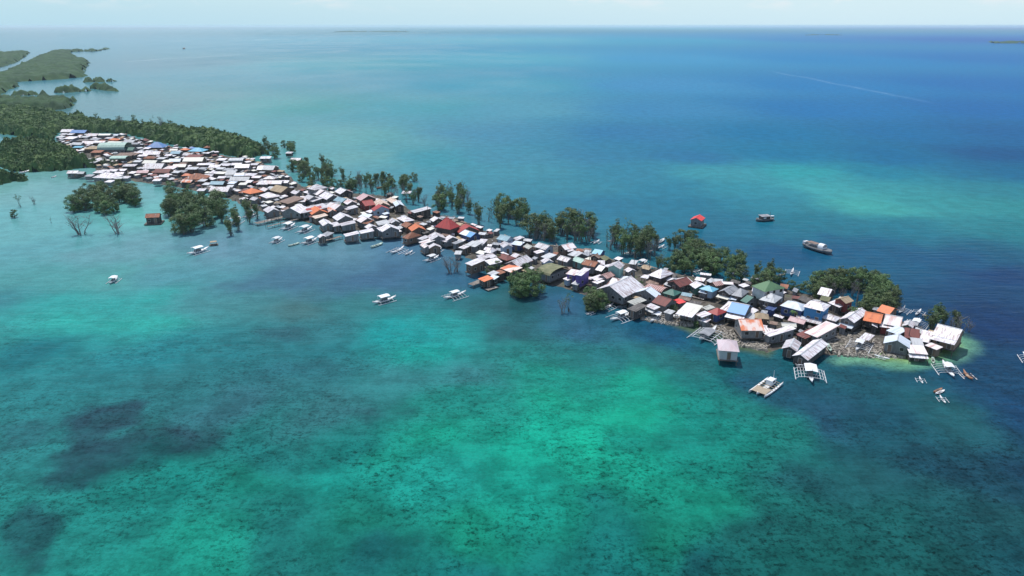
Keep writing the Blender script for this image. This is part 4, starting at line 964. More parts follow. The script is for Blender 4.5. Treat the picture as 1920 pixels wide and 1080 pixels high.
# phrase, picture polygon of the foot of the grove, number, spacing, heights, kinds, keep clear of houses
GROVES = [
 ('the C-shaped grove behind the right end', [(1520,562),(1526,544),(1550,532),(1590,528),(1638,534),(1668,552),(1677,572),(1655,587),(1612,585),(1622,568),(1646,562),(1630,550),(1590,542),(1552,550),(1545,568)], 32, 2.6, (5,6.3), 'dddt', 1),
 ('the thin trunks inside the C-shaped grove', [(1552,552),(1590,546),(1628,554),(1636,562),(1600,574),(1555,570)], 8, 3, (4,5.5), 'nx', 1),
 ('the broad grove below the red floating house', [(1262,458),(1298,460),(1340,490),(1388,506),(1393,516),(1340,520),(1300,515),(1262,500)], 26, 3.2, (5.2,6.8), 'dddt', 1),
 ('the bushes left of the broad grove', [(1222,508),(1262,496),(1300,518),(1320,528),(1240,520)], 6, 3, (4,5.5), 'dtt', 1),
 ('the low grove behind the green hipped roof', [(1362,530),(1400,522),(1450,518),(1462,532),(1420,542),(1370,540)], 9, 3, (4.5,6), 'ddt', 1),
 ('the low hedge right of the green hipped roof', [(1462,545),(1510,540),(1515,550),(1470,552)], 5, 3, (2.6,3.4), 'd', 1),
 ('the pair of sparse trees behind the tip house', [(1735,612),(1770,600),(1780,620),(1745,628)], 4, 3, (5,6.5), 'tt', 1),
 ('the open grove left of the red floating house', [(1135,462),(1175,450),(1215,455),(1238,470),(1225,488),(1160,484)], 26, 2.6, (6.5,10), 'ttnxn', 1),
 ('the tall open grove behind the pink-roofed shack', [(992,440),(1060,430),(1085,430),(1118,440),(1110,460),(1060,458),(1000,452)], 32, 2.5, (6.5,10), 'ttnxdx', 1),
 ('the dense tall grove right of the red hall', [(888,408),(940,392),(985,400),(992,420),(950,430),(895,428)], 18, 3.2, (7,9), 'dttn', 1),
 ('the grove behind the red hall', [(805,378),(850,366),(885,380),(880,402),(840,400),(812,392)], 20, 3.0, (6,9), 'tttdnx', 1),
 ('the round bush cluster behind the rusty striped roofs', [(728,345),(778,335),(780,345),(735,356)], 6, 3, (4.5,6), 'd', 1),
 ('the sparse flooded trees behind the posted house', [(640,352),(700,338),(760,352),(790,380),(770,388),(700,365),(650,362)], 42, 2.4, (5,8.5), 'tnxnxt', 1),
 ('the bushy row behind the big white roofs', [(545,338),(620,332),(695,345),(670,362),(600,364),(552,352)], 16, 3.2, (4.2,5.8), 'ddt', 1),
 ('the flooded clump behind the far row houses', [(545,318),(600,308),(648,325),(640,345),(560,335)], 17, 3.4, (6,8), 'tdtn', 1),
 ('the far clumps beyond the village', [(470,288),(500,272),(555,280),(545,300),(490,300)], 8, 4, (5,7.5), 'tdt', 1),
 ('the small far island bush', [(526,276),(552,274),(553,277),(528,279)], 3, 3, (4,5), 'd', 0),
 ('the left front bush grove', [(122,392),(160,368),(230,362),(278,372),(285,390),(235,388),(205,404),(150,402)], 26, 3.0, (6,8), 'ddd', 1),
 ('the central front grove beside the floating hut', [(302,430),(312,388),(370,378),(412,385),(428,408),(400,430),(340,442)], 28, 3.0, (7,9.5), 'dddt', 1),
 ('the thin trees right of the central front grove', [(415,432),(440,405),(485,398),(490,408),(450,430),(430,445)], 12, 3.4, (6,8), 'tnt', 1),
 ('the prop-rooted clump by the olive hall', [(955,550),(980,540),(1010,545),(1015,556),(975,562)], 7, 2.2, (6,8), 'ddt', 0),
 ('the clump beside the big white roof', [(1095,570),(1118,566),(1130,580),(1102,586)], 5, 2.2, (5,6.5), 'ddd', 0),
 ('the bushes inside the houses near the orange pier', [(905,512),(935,500),(945,508),(920,522)], 3, 2.0, (3.5,4.5), 'd', 0),
 ('the back edge of the far forest', [(180,236),(250,240),(340,246),(330,252),(200,246)], 12, 6, (9,12), 'tnx', 0),
 ('the bright bush behind the orange roofs', [(1612,588),(1645,582),(1650,590),(1620,594)], 4, 2.0, (3.5,4.5), 'd', 0),
]
SINGLE = [('x', 152, 440, 9.5, 'bare grey dead tree rising from shallow water at far left'), ('x', 222, 438, 9.0, 'dead tree with a few leaves standing in water left of the floating hut'),
 ('n', 38, 388, 6.5, 'leaning thin mangrove in the water near the left edge'), ('x', 65, 383, 4.5, 'small forked dead tree in the water near the left edge'),
 ('d', 27, 408, 3.5, 'small bushy mangrove in the water by the left edge'), ('n', 96, 418, 2.6, 'tiny sapling in the water below the left bushes'),
 ('x', 1055, 588, 6.0, 'group of bare stems standing in water below the village'), ('n', 1066, 584, 6.5, 'leaning stem with a tuft of leaves in water below the village'),
 ('x', 846, 512, 7.0, 'dark bare tree with roots in the water beside the canopied boat'), ('x', 858, 510, 6.0, 'second dark bare tree behind the canopied boat'),
 ('x', 1800, 625, 6.5, 'bare branching dead tree behind the tip house'), ('x', 1786, 622, 5.5, 'dead tree with twiggy crown behind the tip house'),
 ('t', 1792, 618, 6.0, 'leafy upright mangrove between the dead trees at right'), ('x', 1816, 622, 3.5, 'lowest twiggy dead shrub at the far right of the tip trees'),
 ('p', 1482, 606, 4.5, 'small palm in front of the pale blue roof'), ('d', 640, 400, 4.5, 'round green bush among the houses beside the orange roof'),
 ('d', 1262, 590, 3.0, 'low bush beside the brown corrugated roof'), ('d', 1200, 545, 3.2, 'low bush behind the big white roof'),
 ('t', 880, 402, 6.5, 'leafy tree touching the red hall roof'), ('p', 1600, 606, 5.5, 'thin palm by the white gable left of the orange roofs'),
 ('d', 985, 515, 4.0, 'leafy tree top behind the prop-rooted clump'), ('d', 320, 362, 6.0, 'green tree standing out above the central grove'),
 ('d', 196, 312, 4.5, 'bush behind the pier house at the left channel'), ('d', 215, 314, 4.5, 'second bush behind the pier house'), ('d', 1305, 612, 1.6, 'tiny shrub on the rubble shore'),
 ('n', 870, 365, 7, 'tall bare-stemmed mangrove beyond the red hall'), ('x', 785, 372, 6.5, 'cluster of bare trunks in the water behind the posted house'),
 ('x', 795, 385, 6, 'bare trunks right of the small white canopy'), ('t', 1255, 468, 5, 'small leafy tree left of the broad grove'), ('x', 1240, 500, 5, 'dead stem beside the moored canopied boat')]
KN = {'d': 'dense', 't': 'tall', 'n': 'thin', 'x': 'dead', 'p': 'palm'}
for gi, (ph, poly, n, gap, (h0, h1), kinds, clear) in enumerate(GROVES):
    pts = []
    for x, y in rand_in(poly, n * 40, 500 + gi):
        if len(pts) >= n: break
        if any((x-a)**2 + (y-b)**2 < gap*gap for a, b in pts): continue
        if clear and any((s[0]-x)**2 + (s[1]-y)**2 < (s[2] * .75 + 1.2)**2 for s in SPOTS): continue
        pts.append((x, y))
    for x, y in pts: put_tree(KN[kinds[rt.randrange(len(kinds))]], x, y, rt.uniform(h0, h1), ph)
for k, px, py, h, lab in SINGLE:
    p = at(px, py); t = put_tree(KN[k], p.x, p.y, h, None); TREES[-1]['label'] = lab
    if k == 'x' and h >= 7: t.scale = (t.scale[0] * 1.5, t.scale[1] * 1.5, t.scale[2])
for k in PROTO:
    for o in PROTO[k]:
        if '_unused' in o:
            for c in list(o.children): bpy.data.objects.remove(c)
            bpy.data.objects.remove(o)
print('trees', len(TREES))
ORD = ['leftmost', 'second', 'third', 'fourth', 'fifth', 'sixth', 'seventh', 'eighth', 'ninth', 'tenth', 'eleventh', 'twelfth', 'thirteenth', 'fourteenth', 'fifteenth',
       'sixteenth', 'seventeenth', 'eighteenth', 'nineteenth', 'twentieth', 'twenty-first', 'twenty-second', 'twenty-third', 'twenty-fourth', 'twenty-fifth', 'twenty-sixth', 'twenty-seventh', 'twenty-eighth', 'twenty-ninth', 'thirtieth']
KD = {'dense': 'dense bushy mangrove', 'tall': 'tall leafy mangrove', 'thin': 'thin sparse mangrove', 'dead': 'bare dead tree'}
by = {}
for t in TREES:
    if t['cl']: by.setdefault((t['cl'], t['kind']), []).append(t)
for (cl, k), ts in by.items():
    ts.sort(key=lambda t: t['px'])
    for i, t in enumerate(ts):
        if len(ts) == 1: s = f"only {KD[k]} in {cl}"
        elif i == 0: s = f"leftmost {KD[k]} in {cl}"
        elif i == len(ts) - 1: s = f"rightmost {KD[k]} in {cl}"
        else: s = f"{KD[k]}, {ORD[i]} from left, in {cl}"
        t['label'] = s
for t in TREES: tag(t['o'], t['label'], 'palm' if t['kind'] == 'palm' else 'tree', None if not t['cl'] else 'mangrove trees in ' + t['cl'])

# ---------------------------------------------------------------- closed mangrove forest, far left
def forest(name, label, poly, step, H, seed, cards=0, mat=None, cell=4.0):
    # the outline is that of the canopy: its far side is seen at crown height, its near side at the water
    n_ = len(poly); ar = sum(poly[i][0]*poly[(i+1)%n_][1] - poly[(i+1)%n_][0]*poly[i][1] for i in range(n_)); wl = []
    for i in range(n_):
        x0, y0 = poly[i-1]; x1, y1 = poly[(i+1) % n_]; nx_, ny_ = (y1-y0), -(x1-x0); l_ = math.hypot(nx_, ny_) + 1e-6
        up = -ny_ / l_ * (1 if ar > 0 else -1); wl.append(tuple(at(*poly[i], H * .75 * min(max(.5 + up * .8, 0), 1)))[:2])
    def hf(X, Y, sd):
        u, v = X / cell, Y / cell; best = np.full(X.shape, 9.0)          # rounded crowns: nearest of jittered centres
        iu, iv = np.floor(u), np.floor(v); hh = np.zeros(X.shape)
        for a in (-1, 0, 1):
            for b in (-1, 0, 1):
                cx = iu + a + _hash(iu + a, iv + b, seed) ; cy = iv + b + _hash(iu + a, iv + b, seed + 5)
                d = (u - cx) ** 2 + (v - cy) ** 2; m = d < best
                hh = np.where(m, _hash(iu + a, iv + b, seed + 9), hh); best = np.minimum(best, d)
        top = H * (.5 + .45 * hh + .25 * (fbm(X / (cell * 5), Y / (cell * 5), seed) - .5)) - H * .38 * np.minimum(best, 1.1)
        return np.where(sd > 0, np.sqrt(np.clip(sd / max(3.5, cell), 0, 1)) * top + .3, -.5)
    o = sheet(name, wl, step, hf, mat or (M_forest if cards else M_forestfar), None, seed, cell * 1.2)
    tag(o, label, 'forest', kind='stuff')
    if cards:
        me = o.data; co = np.array([v.co[:] for v in me.vertices]); co = co[co[:, 2] > H * .12]; r = random.Random(seed); mb = MB()
        for i in range(cards):
            c = co[r.randrange(len(co))]; quads(mb, (c[0], c[1], c[2] + .1), 1, .7, r.uniform(.35, .8), r)
        vs = [tuple(v.co) for v in me.vertices]; fs = [tuple(p.vertices) for p in me.polygons]; n = len(vs)
        me.clear_geometry(); me.from_pydata(vs + mb.v, [], fs + [tuple(i + n for i in f) for f in mb.f])
    return o
M_forest = dull('mangrove_canopy', C3(.038,.085,.024), C3(.08,.15,.038), .12, (1,1,1), .36, .6, .8, C3(.14,.19,.06), .72, 0, 8)
M_forestfar = dull('far_mangrove_canopy', C3(.014,.048,.016), C3(.028,.076,.022), .05, (1,1,1), .36, .6, .9, C3(.055,.09,.03), .75, 0, 8)
forest('mangrove_forest', 'closed green mangrove canopy behind the far end of the village', [(0,250),(0,212),(90,208),(160,216),(250,228),(340,234),(420,242),(470,256),(500,272),(496,286),(470,298),(425,291),(390,285),(340,274),(290,264),(240,251),(150,248),(110,248),(90,262),(60,258)], 1.3, 8, 3, 26000)
forest('mangrove_forest', 'rounded dark mangrove block left of the channel and village', [(0,262),(40,252),(100,262),(140,274),(176,296),(178,312),(120,320),(60,322),(0,318)], 1.1, 8, 4, 16000)
forest('mangrove_forest', 'small mangrove corner touching the left edge by the channel', [(-60,318),(0,312),(34,322),(36,334),(20,344),(-60,348)], 1.0, 7, 5, 4000)
forest('mangrove_forest', 'wide mangrove band beyond the white water inlet', [(-160,245),(-160,200),(0,196),(60,198),(110,206),(150,212),(160,222),(120,226),(60,224),(0,236)], 1.6, 9, 6, 12000)
forest('mangrove_forest', 'far green mangrove spit with two rounded lobes', [(-200,215),(-200,180),(-20,176),(60,180),(100,178),(134,180),(139,186),(128,192),(133,198),(118,206),(60,206),(0,204)], 2.2, 9, 7, 0, cell=5)
forest('mangrove_forest', 'long low mangrove islet left of the channel mouth', [(18,174),(26,167),(60,167),(88,172),(84,178),(50,179),(22,179)], 2.2, 8, 8, 0, cell=5)
forest('mangrove_forest', 'oval mangrove islet in the middle of the channel mouth', [(100,170),(104,162),(140,160),(163,161),(167,169),(140,173),(106,174)], 2.2, 9, 9, 0, cell=5)
forest('mangrove_forest', 'pointed narrow mangrove islet to the right of the oval islet', [(170,160),(178,157),(192,160),(217,162),(200,164),(176,165)], 2.2, 8, 10, 0, cell=5)
forest('mangrove_forest', 'first of two tiny round mangrove islets', [(157,150),(162,147),(170,147),(176,151),(170,152),(161,152)], 2.0, 7, 11, 0, cell=5)
forest('mangrove_forest', 'second tiny round mangrove islet on the right', [(177,150),(180,147),(190,147),(194,151),(186,152)], 2.0, 7, 12, 0, cell=5)
forest('mangrove_forest', 'thin sliver of mangrove islet farthest right of the tiny islets', [(199,149),(205,147),(218,150),(205,151)], 2.0, 6, 13, 0, cell=5)
forest('mangrove_forest', 'largest far mangrove island with a long tapering arm', [(-300,215),(-300,150),(-60,140),(0,133),(30,121),(70,103),(100,93),(125,92),(150,91),(170,92),(188,93),(170,96),(140,97),(128,98),(138,101),(140,104),(162,108),(158,126),(152,131),(156,138),(152,145),(110,149),(60,152),(29,154),(28,165),(8,170),(0,178),(-60,182)], 4.5, 10, 14, 0, cell=9)
forest('mangrove_forest', 'farthest mangrove island across the pale channel at top left', [(-300,150),(-300,100),(0,96),(25,95),(54,94),(50,101),(30,116),(0,126),(-60,140)], 5.5, 10, 15, 0, cell=10)
def far_land(poly, label, H, seed):
    o = forest('distant_island', label, poly, 14, H, seed, 0, M_forestfar, 30); o['category'] = 'island'; return o
far_land([(1855,78.5),(1868,77),(1960,77.5),(1960,81),(1880,80.6)], 'dark low wooded island near the horizon at right', 13, 21)
far_land([(1510,64.6),(1540,63.8),(1580,64.4),(1560,65.4),(1520,65.4)], 'faint thin reef islet on the horizon right of centre', 9, 22)
far_land([(625,58.6),(690,58.0),(770,58.4),(740,59.6),(650,59.6)], 'faint low coast line on the horizon left of centre', 14, 23)
far_land([(193,91.2),(198,90.8),(200,91.6),(195,92.0)], 'tiny dark islet beyond the tapering arm', 6, 24)

# ---------------------------------------------------------------- boats
def hull_mb(Lh, B, D, rise=.5, flat=False):
    mb = MB(); n = 10; rows = []
    for i in range(n + 1):
        t = i / n; x = (t - .5) * Lh; k = math.sin(math.pi * t) ** (.55 if not flat else .3) if 0 < t < 1 else .02
        b = B / 2 * max(k, .05); sh = rise * (abs(2*t - 1) ** 2.4)
        rows.append([(x, -b, D + sh), (x, -b*.75, D*.3 + sh*.9), (x, 0, -.15 + sh*1.2), (x, b*.75, D*.3 + sh*.9), (x, b, D + sh), (x, b*.8, D*.8 + sh), (x, -b*.8, D*.8 + sh)])
    vs = [p for r_ in rows for p in r_]; fs = []
    for i in range(n):
        for j in range(7):
            a = i*7 + j; b = i*7 + (j+1) % 7; fs.append((a, b, b + 7, a + 7))
    fs += [tuple(range(6, -1, -1)), tuple(range(n*7, n*7 + 7))]
    mb.add(vs, fs); return mb
def bangka(kind):
    """outrigger boats: big (canopy and wide rig), mid (canopy, narrow rig), canoe (no canopy), open"""
    g = dict(big=(11, 1.15, .75, 3.5, 5, 8.0), grid=(10.5, 1.2, .75, 3.6, 4, 7.0), mid=(8.5, .95, .6, 1.9, 4, 6.5), canoe=(4.6, .55, .35, 1.25, 2, 3.0), brown=(6.0, .9, .5, 1.8, 2, 4.0), open=(8, .8, .5, 2.4, 4, 6.0))[kind]
    Lh, B, D, span, nb, fl = g; hm = {'brown': M_boatbr}.get(kind, M_boatw)
    root = empty('outrigger_boat')
    hull_mb(Lh, B, D, .75 if kind != 'canoe' else .3).build('hull', hm, root, True)
    mb = MB(); mb.box(-Lh*.30, -B*.36, D*.72, Lh*.30, B*.36, D*.86); mb.build('deck', M_dark if kind in ('canoe', 'open') else M_bamboo, root)
    if kind == 'mid': # outrigger deck planks
        pass
    xs = [(-.5 + (i + .5) / nb) * fl * .92 for i in range(nb)]
    if kind == 'grid': xs = [(-.5 + i / (nb - 1)) * fl * .8 for i in range(nb)]
    for x in xs:
        m = MB(); z0 = D + .12; rr = .07 if kind != 'canoe' else .045
        m.tube([(x, -span, .22), (x, -span*.8, z0*.85), (x, -span*.4, z0 + .1), (x, 0, z0 + .1), (x, span*.4, z0 + .1), (x, span*.8, z0*.85), (x, span, .22)], rr, 4)
        m.build('cross_beam', M_boatw if kind != 'brown' else M_boatbr, root)
    for s in (-1, 1):
        m = MB(); h = fl / 2; m.tube([(-h, s*span, .28), (-h*.9, s*span, .16), (h*.9, s*span, .16), (h, s*span, .32)], .10 if kind != 'canoe' else .06, 5)
        m.build('outrigger_float', M_boatw, root)
        if kind == 'grid':
            for q in (.42, .62, .81):
                m = MB(); m.tube([(-fl*.4, s*span*q, D*.9 + .2 - .2*q), (fl*.4, s*span*q, D*.9 + .2 - .2*q)], .06, 4); m.build('rail', M_boatw, root)
    if kind in ('big', 'grid', 'mid'):
        cw = 1.25 if kind != 'grid' else 1.5; cl = {'big': 3.6, 'grid': 4.6, 'mid': 3.4}[kind]; cz = D + 1.5; x0 = -cl * .55; x1 = cl * .45
        m = MB(); m.slab([(x0,-cw,cz),(x1,-cw,cz),(x1,0,cz+.28),(x0,0,cz+.28)], .05); m.slab([(x1,cw,cz),(x0,cw,cz),(x0,0,cz+.28),(x1,0,cz+.28)], .05)
        cn = m.build('canopy', M_boatw, root)
        for x in (x0 + .15, x1 - .15):
            for y in (-cw + .12, cw - .12):
                m = MB(); m.tube([(x, y * .6, D*.8), (x, y, cz)], .045, 4); m.build('canopy_post', M_boatw, cn)
        m = MB(); m.box(x0*.7, -B*.42, D*.86 + .02, x1*.6, B*.42, D + .75); m.build('cabin', M_boatg, root)
    if kind in ('big', 'open', 'grid'):
        m = MB(); m.tube([(Lh*.28, 0, D*.8), (Lh*.28, 0, D + 2.6)], .04, 4); m.build('mast', M_wood, root)
    return root
def skiff(mat, Lh=4.5):
    root = empty('skiff'); hull_mb(Lh, .9, .4, .25).build('hull', mat, root, True)
    for x in (-.9, 0, .9):
        m = MB(); m.box(x - .12, -.36, .36, x + .12, .36, .41); m.build('thwart', M_wood, root)
    m = MB(); m.box(-Lh*.3, -.22, .28, Lh*.3, .22, .33); m.build('floor', M_dark, root)
    return root
def canopy_on(root, x0, x1, cw, z0, z1, mat, rise=.3):
    m = MB(); m.slab([(x0,-cw,z1),(x1,-cw,z1),(x1,0,z1+rise),(x0,0,z1+rise)], .06); m.slab([(x1,cw,z1),(x0,cw,z1),(x0,0,z1+rise),(x1,0,z1+rise)], .06)
    c = m.build('canopy', mat, root)
    for x in (x0 + .15, x1 - .15):
        for y in (-cw + .15, cw - .15):
            m = MB(); m.tube([(x, y, z0), (x, y, z1)], .05, 4); m.build('canopy_post', M_wood, c)
BP = {}
def put_boat(kind, px, py, head, scale, label, grp='boats moored around the village', cat='boat'):
    if kind not in BP:
        BP[kind] = bangka(kind) if kind in ('big','grid','mid','canoe','brown','open') else skiff({'skiffw': M_boatw, 'skiffb': M_boatbr, 'skiffg': M_boatgn}[kind], 4.5)
        b = BP[kind]
    else: b = copy_tree(BP[kind])
    p = at(px, py); b.location = (p.x, p.y, 0); b.rotation_euler = (0, 0, R(head)); b.scale = (scale,) * 3
    tag(b, label, cat, grp); return b
def heading(x0, y0, x1, y1):
    a = at(x0, y0); b = at(x1, y1); return math.degrees(math.atan2(b.y - a.y, b.x - a.x)), (b - a).length
BOATS = [ # kind, stern px py, bow px py, label
 ('grid', 1515,688, 1522,722, 'white outrigger boat with a wide railed grid and white roof below the boathouse'),
 ('big', 1144,604, 1187,589, 'big white outrigger boat with white roof below the grey striped shack'),
 ('big', 1219,607, 1243,589, 'white outrigger boat moored against the rubble shore in front of the brown roof'),
 ('big', 832,563, 874,550, 'white outrigger boat with white roof alone in open water below the orange pier'),
 ('mid', 699,572, 743,560, 'white outrigger boat with roof alone in open water, centre left of picture'),
 ('mid', 352,480, 392,468, 'white outrigger boat with roof in open water below the central front grove'),
 ('mid', 207,533, 220,523, 'small roofed white outrigger boat farthest left in the near water'),
 ('mid', 796,493, 823,483, 'white roofed outrigger boat beside the dark bare tree'),
 ('mid', 508,459, 530,449, 'white outrigger boat in open water nearest the central grove side of the shore'),
 ('mid', 565,461, 596,450, 'white roofed outrigger boat beside the small square hut on the water'),
 ('mid', 558,440, 586,429, 'white outrigger boat right of the netted jetty'),
 ('mid', 528,434, 554,423, 'white outrigger boat touching the netted jetty'),
 ('mid', 456,411, 484,402, 'white outrigger boat moored at the bushes below the big grey shed'),
 ('mid', 432,425, 452,413, 'white outrigger boat moored among the thin trees'),
 ('open', 732,478, 758,466, 'long white outrigger boat below the patched stilt shacks'),
 ('canoe', 759,480, 774,472, 'small outrigger canoe right of the long outrigger boat under the stilt shacks'),
 ('canoe', 815,475, 828,467, 'outrigger canoe moored left of the dark bare tree'),
 ('skiffg', 695,466, 718,458, 'long narrow pale green skiff below the water wall house'),
 ('skiffw', 684,450, 706,442, 'white covered long boat against the stilt houses left of the pale green skiff'),
 ('big', 1784,706, 1769,686, 'white outrigger boat with roof off the village tip'),
 ('brown', 1820,712, 1808,701, 'small brown outrigger boat tied beside the white boat off the tip'),
 ('canoe', 1729,719, 1724,710, 'little white outrigger canoe below the stilt shack at the tip'),
 ('skiffb', 1750,737, 1766,730, 'tan skiff in the lower right water'),
 ('skiffw', 1757,739, 1767,735, 'pale skiff lying alongside the tan skiff'),
 ('canoe', 1762,744, 1772,757, 'lowest white outrigger canoe in the lower right water'),
 ('skiffg', 1748,671, 1750,684, 'thin upright skiff beside the nearest tip shack'),
 ('mid', 1930,682, 1921,669, 'white outrigger boat cut by the right edge'),
 ('open', 1684,590, 1696,578, 'open white outrigger boat behind the orange roof'),
 ('canoe', 1715,594, 1727,582, 'yellowish outrigger canoe between the orange roof and the sparse trees'),
 ('big', 1712,618, 1722,604, 'white outrigger boat behind the white tip roofs'),
 ('big', 1604,664, 1616,644, 'white outrigger boat drawn up on the rubble yard'),
 ('skiffg', 1551,650, 1557,664, 'small pale green skiff at the left end of the rubble yard'),
 ('canoe', 1458,646, 1461,637, 'small white outrigger canoe right of the concrete house jetty'),
 ('open', 1126,584, 1151,572, 'slim white outrigger boat beside the clump near the big white roof'),
 ('canoe', 1158,577, 1174,574, 'slim outrigger canoe left of the dark stilt shack'),
 ('canoe', 1103,590, 1111,587, 'tiny white outrigger canoe below the clump beside the big white roof'),
 ('open', 1482,519, 1487,507, 'white outrigger boat between the low grove and the C-shaped grove'),
 ('mid', 1194,500, 1214,492, 'roofed white outrigger boat behind the mint green house'),
 ('skiffw', 1233,458, 1246,450, 'white skiff floating right of the open grove'),
 ('canoe', 1232,468, 1246,461, 'white outrigger canoe just below the white skiff by the open grove'),
 ('canoe', 1186,469, 1197,466, 'outrigger canoe at the foot of the open grove'),
 ('canoe', 1169,477, 1180,474, 'left one of two outrigger canoes between open grove and white roofs'),
 ('canoe', 1182,479, 1192,474, 'right one of two outrigger canoes between open grove and white roofs'),
 ('canoe', 1160,464, 1172,460, 'yellowish canoe under the open grove branches'),
 ('canoe', 1140,454, 1152,451, 'pale canoe at the left foot of the open grove'),
 ('canoe', 1112,459, 1124,452, 'dark-sided canoe right of the cyan roof'),
 ('skiffw', 1216,474, 1222,471, 'tiny white dinghy alone between the trees'),
 ('canoe', 1340,504, 1352,500, 'white canoe hidden among the broad grove'),
 ('open', 1372,518, 1386,506, 'pale outrigger boat among trees behind the grey gable'),
 ('open', 1296,512, 1316,508, 'dark outrigger boat moored behind the white hipped house'),
 ('skiffb', 706,355, 722,350, 'dark canoe alone among the sparse flooded trees'),
 ('skiffw', 96,334, 106,331, 'small boat in the channel at far left'),
 ('skiffw', 36,326, 58,321, 'white boat moored at the mangrove corner on the left edge'),
 ('skiffb', 340,92, 350,91, 'tiny dark boat on the far pale water at top left'),
 ('mid', 484,388, 500,382, 'outrigger boat drawn up beside the orange hipped roof and bushes'),
 ('canoe', 370,422, 384,418, 'canoe lying at the foot of the central front grove'),
 ('skiffw', 1246,596, 1292,602, 'long white hull laid on the shore below the cream double roof'),
 ('skiffg', 540,463, 562,457, 'pale skiff beside the leftmost roofed boat by the square hut'),
 ('canoe', 1645,672, 1660,676, 'small pale canoe lying below the rubble wall'),
]
LEN = dict(big=11, grid=10.5, mid=8.5, canoe=4.6, brown=6.0, open=8, skiffw=4.5, skiffb=4.5, skiffg=4.5)
for kind, x0, y0, x1, y1, lab in BOATS:
    h, l = heading(x0, y0, x1, y1); s = min(max(l / LEN[kind], .75), 1.6 if 'skiff' in kind else 1.2)
    if kind == 'skiffb' and y0 < 100: s = 6
    b = put_boat(kind, (x0 + x1) / 2, (y0 + y1) / 2, h, s, lab)
    if 'laid on the shore' in lab or 'rubble yard' in lab or 'rubble wall' in lab: b.location.z = .45
# the wide boat with the grey cover below the pink-roofed water house
p = at(1327, 631); b = empty('outrigger_boat', (p.x, p.y, 0), R(52)); tag(b, 'wide railed outrigger boat under a grey-green cover left of the pink-roofed water house', 'boat', 'boats moored around the village')
hull_mb(10.5, 1.2, .75, .9).build('hull', M_boatw, b, True)
m = MB(); m.slab([(-3.2,-1.5,1.6),(1.6,-1.5,1.6),(1.6,0,1.95),(-3.2,0,1.95)], .06); m.slab([(1.6,1.5,1.6),(-3.2,1.5,1.6),(-3.2,0,1.95),(1.6,0,1.95)], .06); m.build('cover', RM['grey'], b)
m = MB(); m.box(-3, -.9, .5, 1.4, .9, 1.5); m.build('cabin', M_boatg, b)
for x in (-4, -2.6, -1.2, .2, 1.6, 3.0):
    m = MB(); m.tube([(x, -3.7, .22), (x, -2.8, .8), (x, 0, .98), (x, 2.8, .8), (x, 3.7, .22)], .07, 4); m.build('cross_beam', M_boatw, b)
for s in (-1, 1):
    m = MB(); m.tube([(-4.6, s*3.7, .3), (-4.2, s*3.7, .18), (3.2, s*3.7, .18), (3.8, s*3.7, .34)], .1, 5); m.build('outrigger_float', M_boatw, b)
    m = MB(); m.tube([(-4, s*2.4, .9), (3, s*2.4, .9)], .06, 4); m.build('rail', M_boatw, b)
# bamboo decked raft boat, lower right
h, l = heading(1418, 742, 1456, 714); p = at(1437, 729); b = empty('raft_boat', (p.x, p.y, 0), R(h)); tag(b, 'tan bamboo-decked raft boat with a white cabin in the open water lower right', 'raft')
hull_mb(9.5, 1.0, .55, .4).build('hull', M_boatw, b, True)
for s in (-1, 1): hull_mb(9.2, .45, .5, .3).build('side_float', M_boatw, b, True).location = (-.2, s*1.75, 0)
m = MB()
for i in range(8): m.box(-4.0 + i*.36, -1.6, .66, -4.0 + i*.36 + .28, 1.6, .74)
m.build('deck', M_bamboo, b)
for x in (-.8, .3, 1.4, 2.5, 3.4):
    m = MB(); m.tube([(x, -1.9, .5), (x, 0, .78), (x, 1.9, .5)], .08, 4); m.build('cross_beam', M_bamboo, b)
m = MB(); m.box(.9, -.7, .6, 2.9, .7, 1.7); cb = m.build('cabin', M_boatw, b)
m = MB(); m.box(1.4, -.73, 1.1, 2.4, -.69, 1.5); m.build('window', M_dark, cb)
m = MB(); m.tube([(3.0, 0, .7), (3.0, 0, 3.4)], .05, 4); m.build('mast', M_boatw, b)
# grey trawler with a domed white cabin, behind the C-shaped grove
h, l = heading(1556, 476, 1506, 460); p = at(1531, 470); b = empty('motor_boat', (p.x, p.y, 0), R(h)); tag(b, 'grey flat-decked motor boat with a domed white cabin on the blue water behind the grove', 'boat')
b.scale = (1.25,) * 3
hull_mb(10.2, 2.8, 1.1, .35, True).build('hull', M_boatg, b, True)
m = MB(); m.box(-4.2, -1.15, .95, 3.9, 1.15, 1.12); m.build('deck', M_boatg, b)
m = MB(); P = [(-1.0 * math.cos(math.pi*i/8), 1.0 * math.sin(math.pi*i/8)) for i in range(9)]
for i in range(8): m.slab([(-2.6, P[i][0], 1.5 + P[i][1]), (-.9, P[i][0], 1.5 + P[i][1]), (-.9, P[i+1][0], 1.5 + P[i+1][1]), (-2.6, P[i+1][0], 1.5 + P[i+1][1])], .06)
m.build('cabin_roof', M_boatw, b)
m = MB(); m.box(-2.5, -.95, 1.12, -1.0, .95, 1.55); m.build('cabin', M_boatw, b)
m = MB(); m.slab([(-.4,-1.1,2.0),(3.2,-1.1,2.0),(3.2,1.1,2.1),(-.4,1.1,2.1)], .06); aw = m.build('awning', RM['brown'], b)
for x in (-.3, 3.1):
    for y in (-1, 1): m = MB(); m.tube([(x, y, 1.1), (x, y, 2.0)], .05, 4); m.build('post', M_wood, aw)
m = MB(); m.box(3.7, -.8, 1.12, 4.5, .8, 1.8); m.build('bow_rail', M_boatw, b)
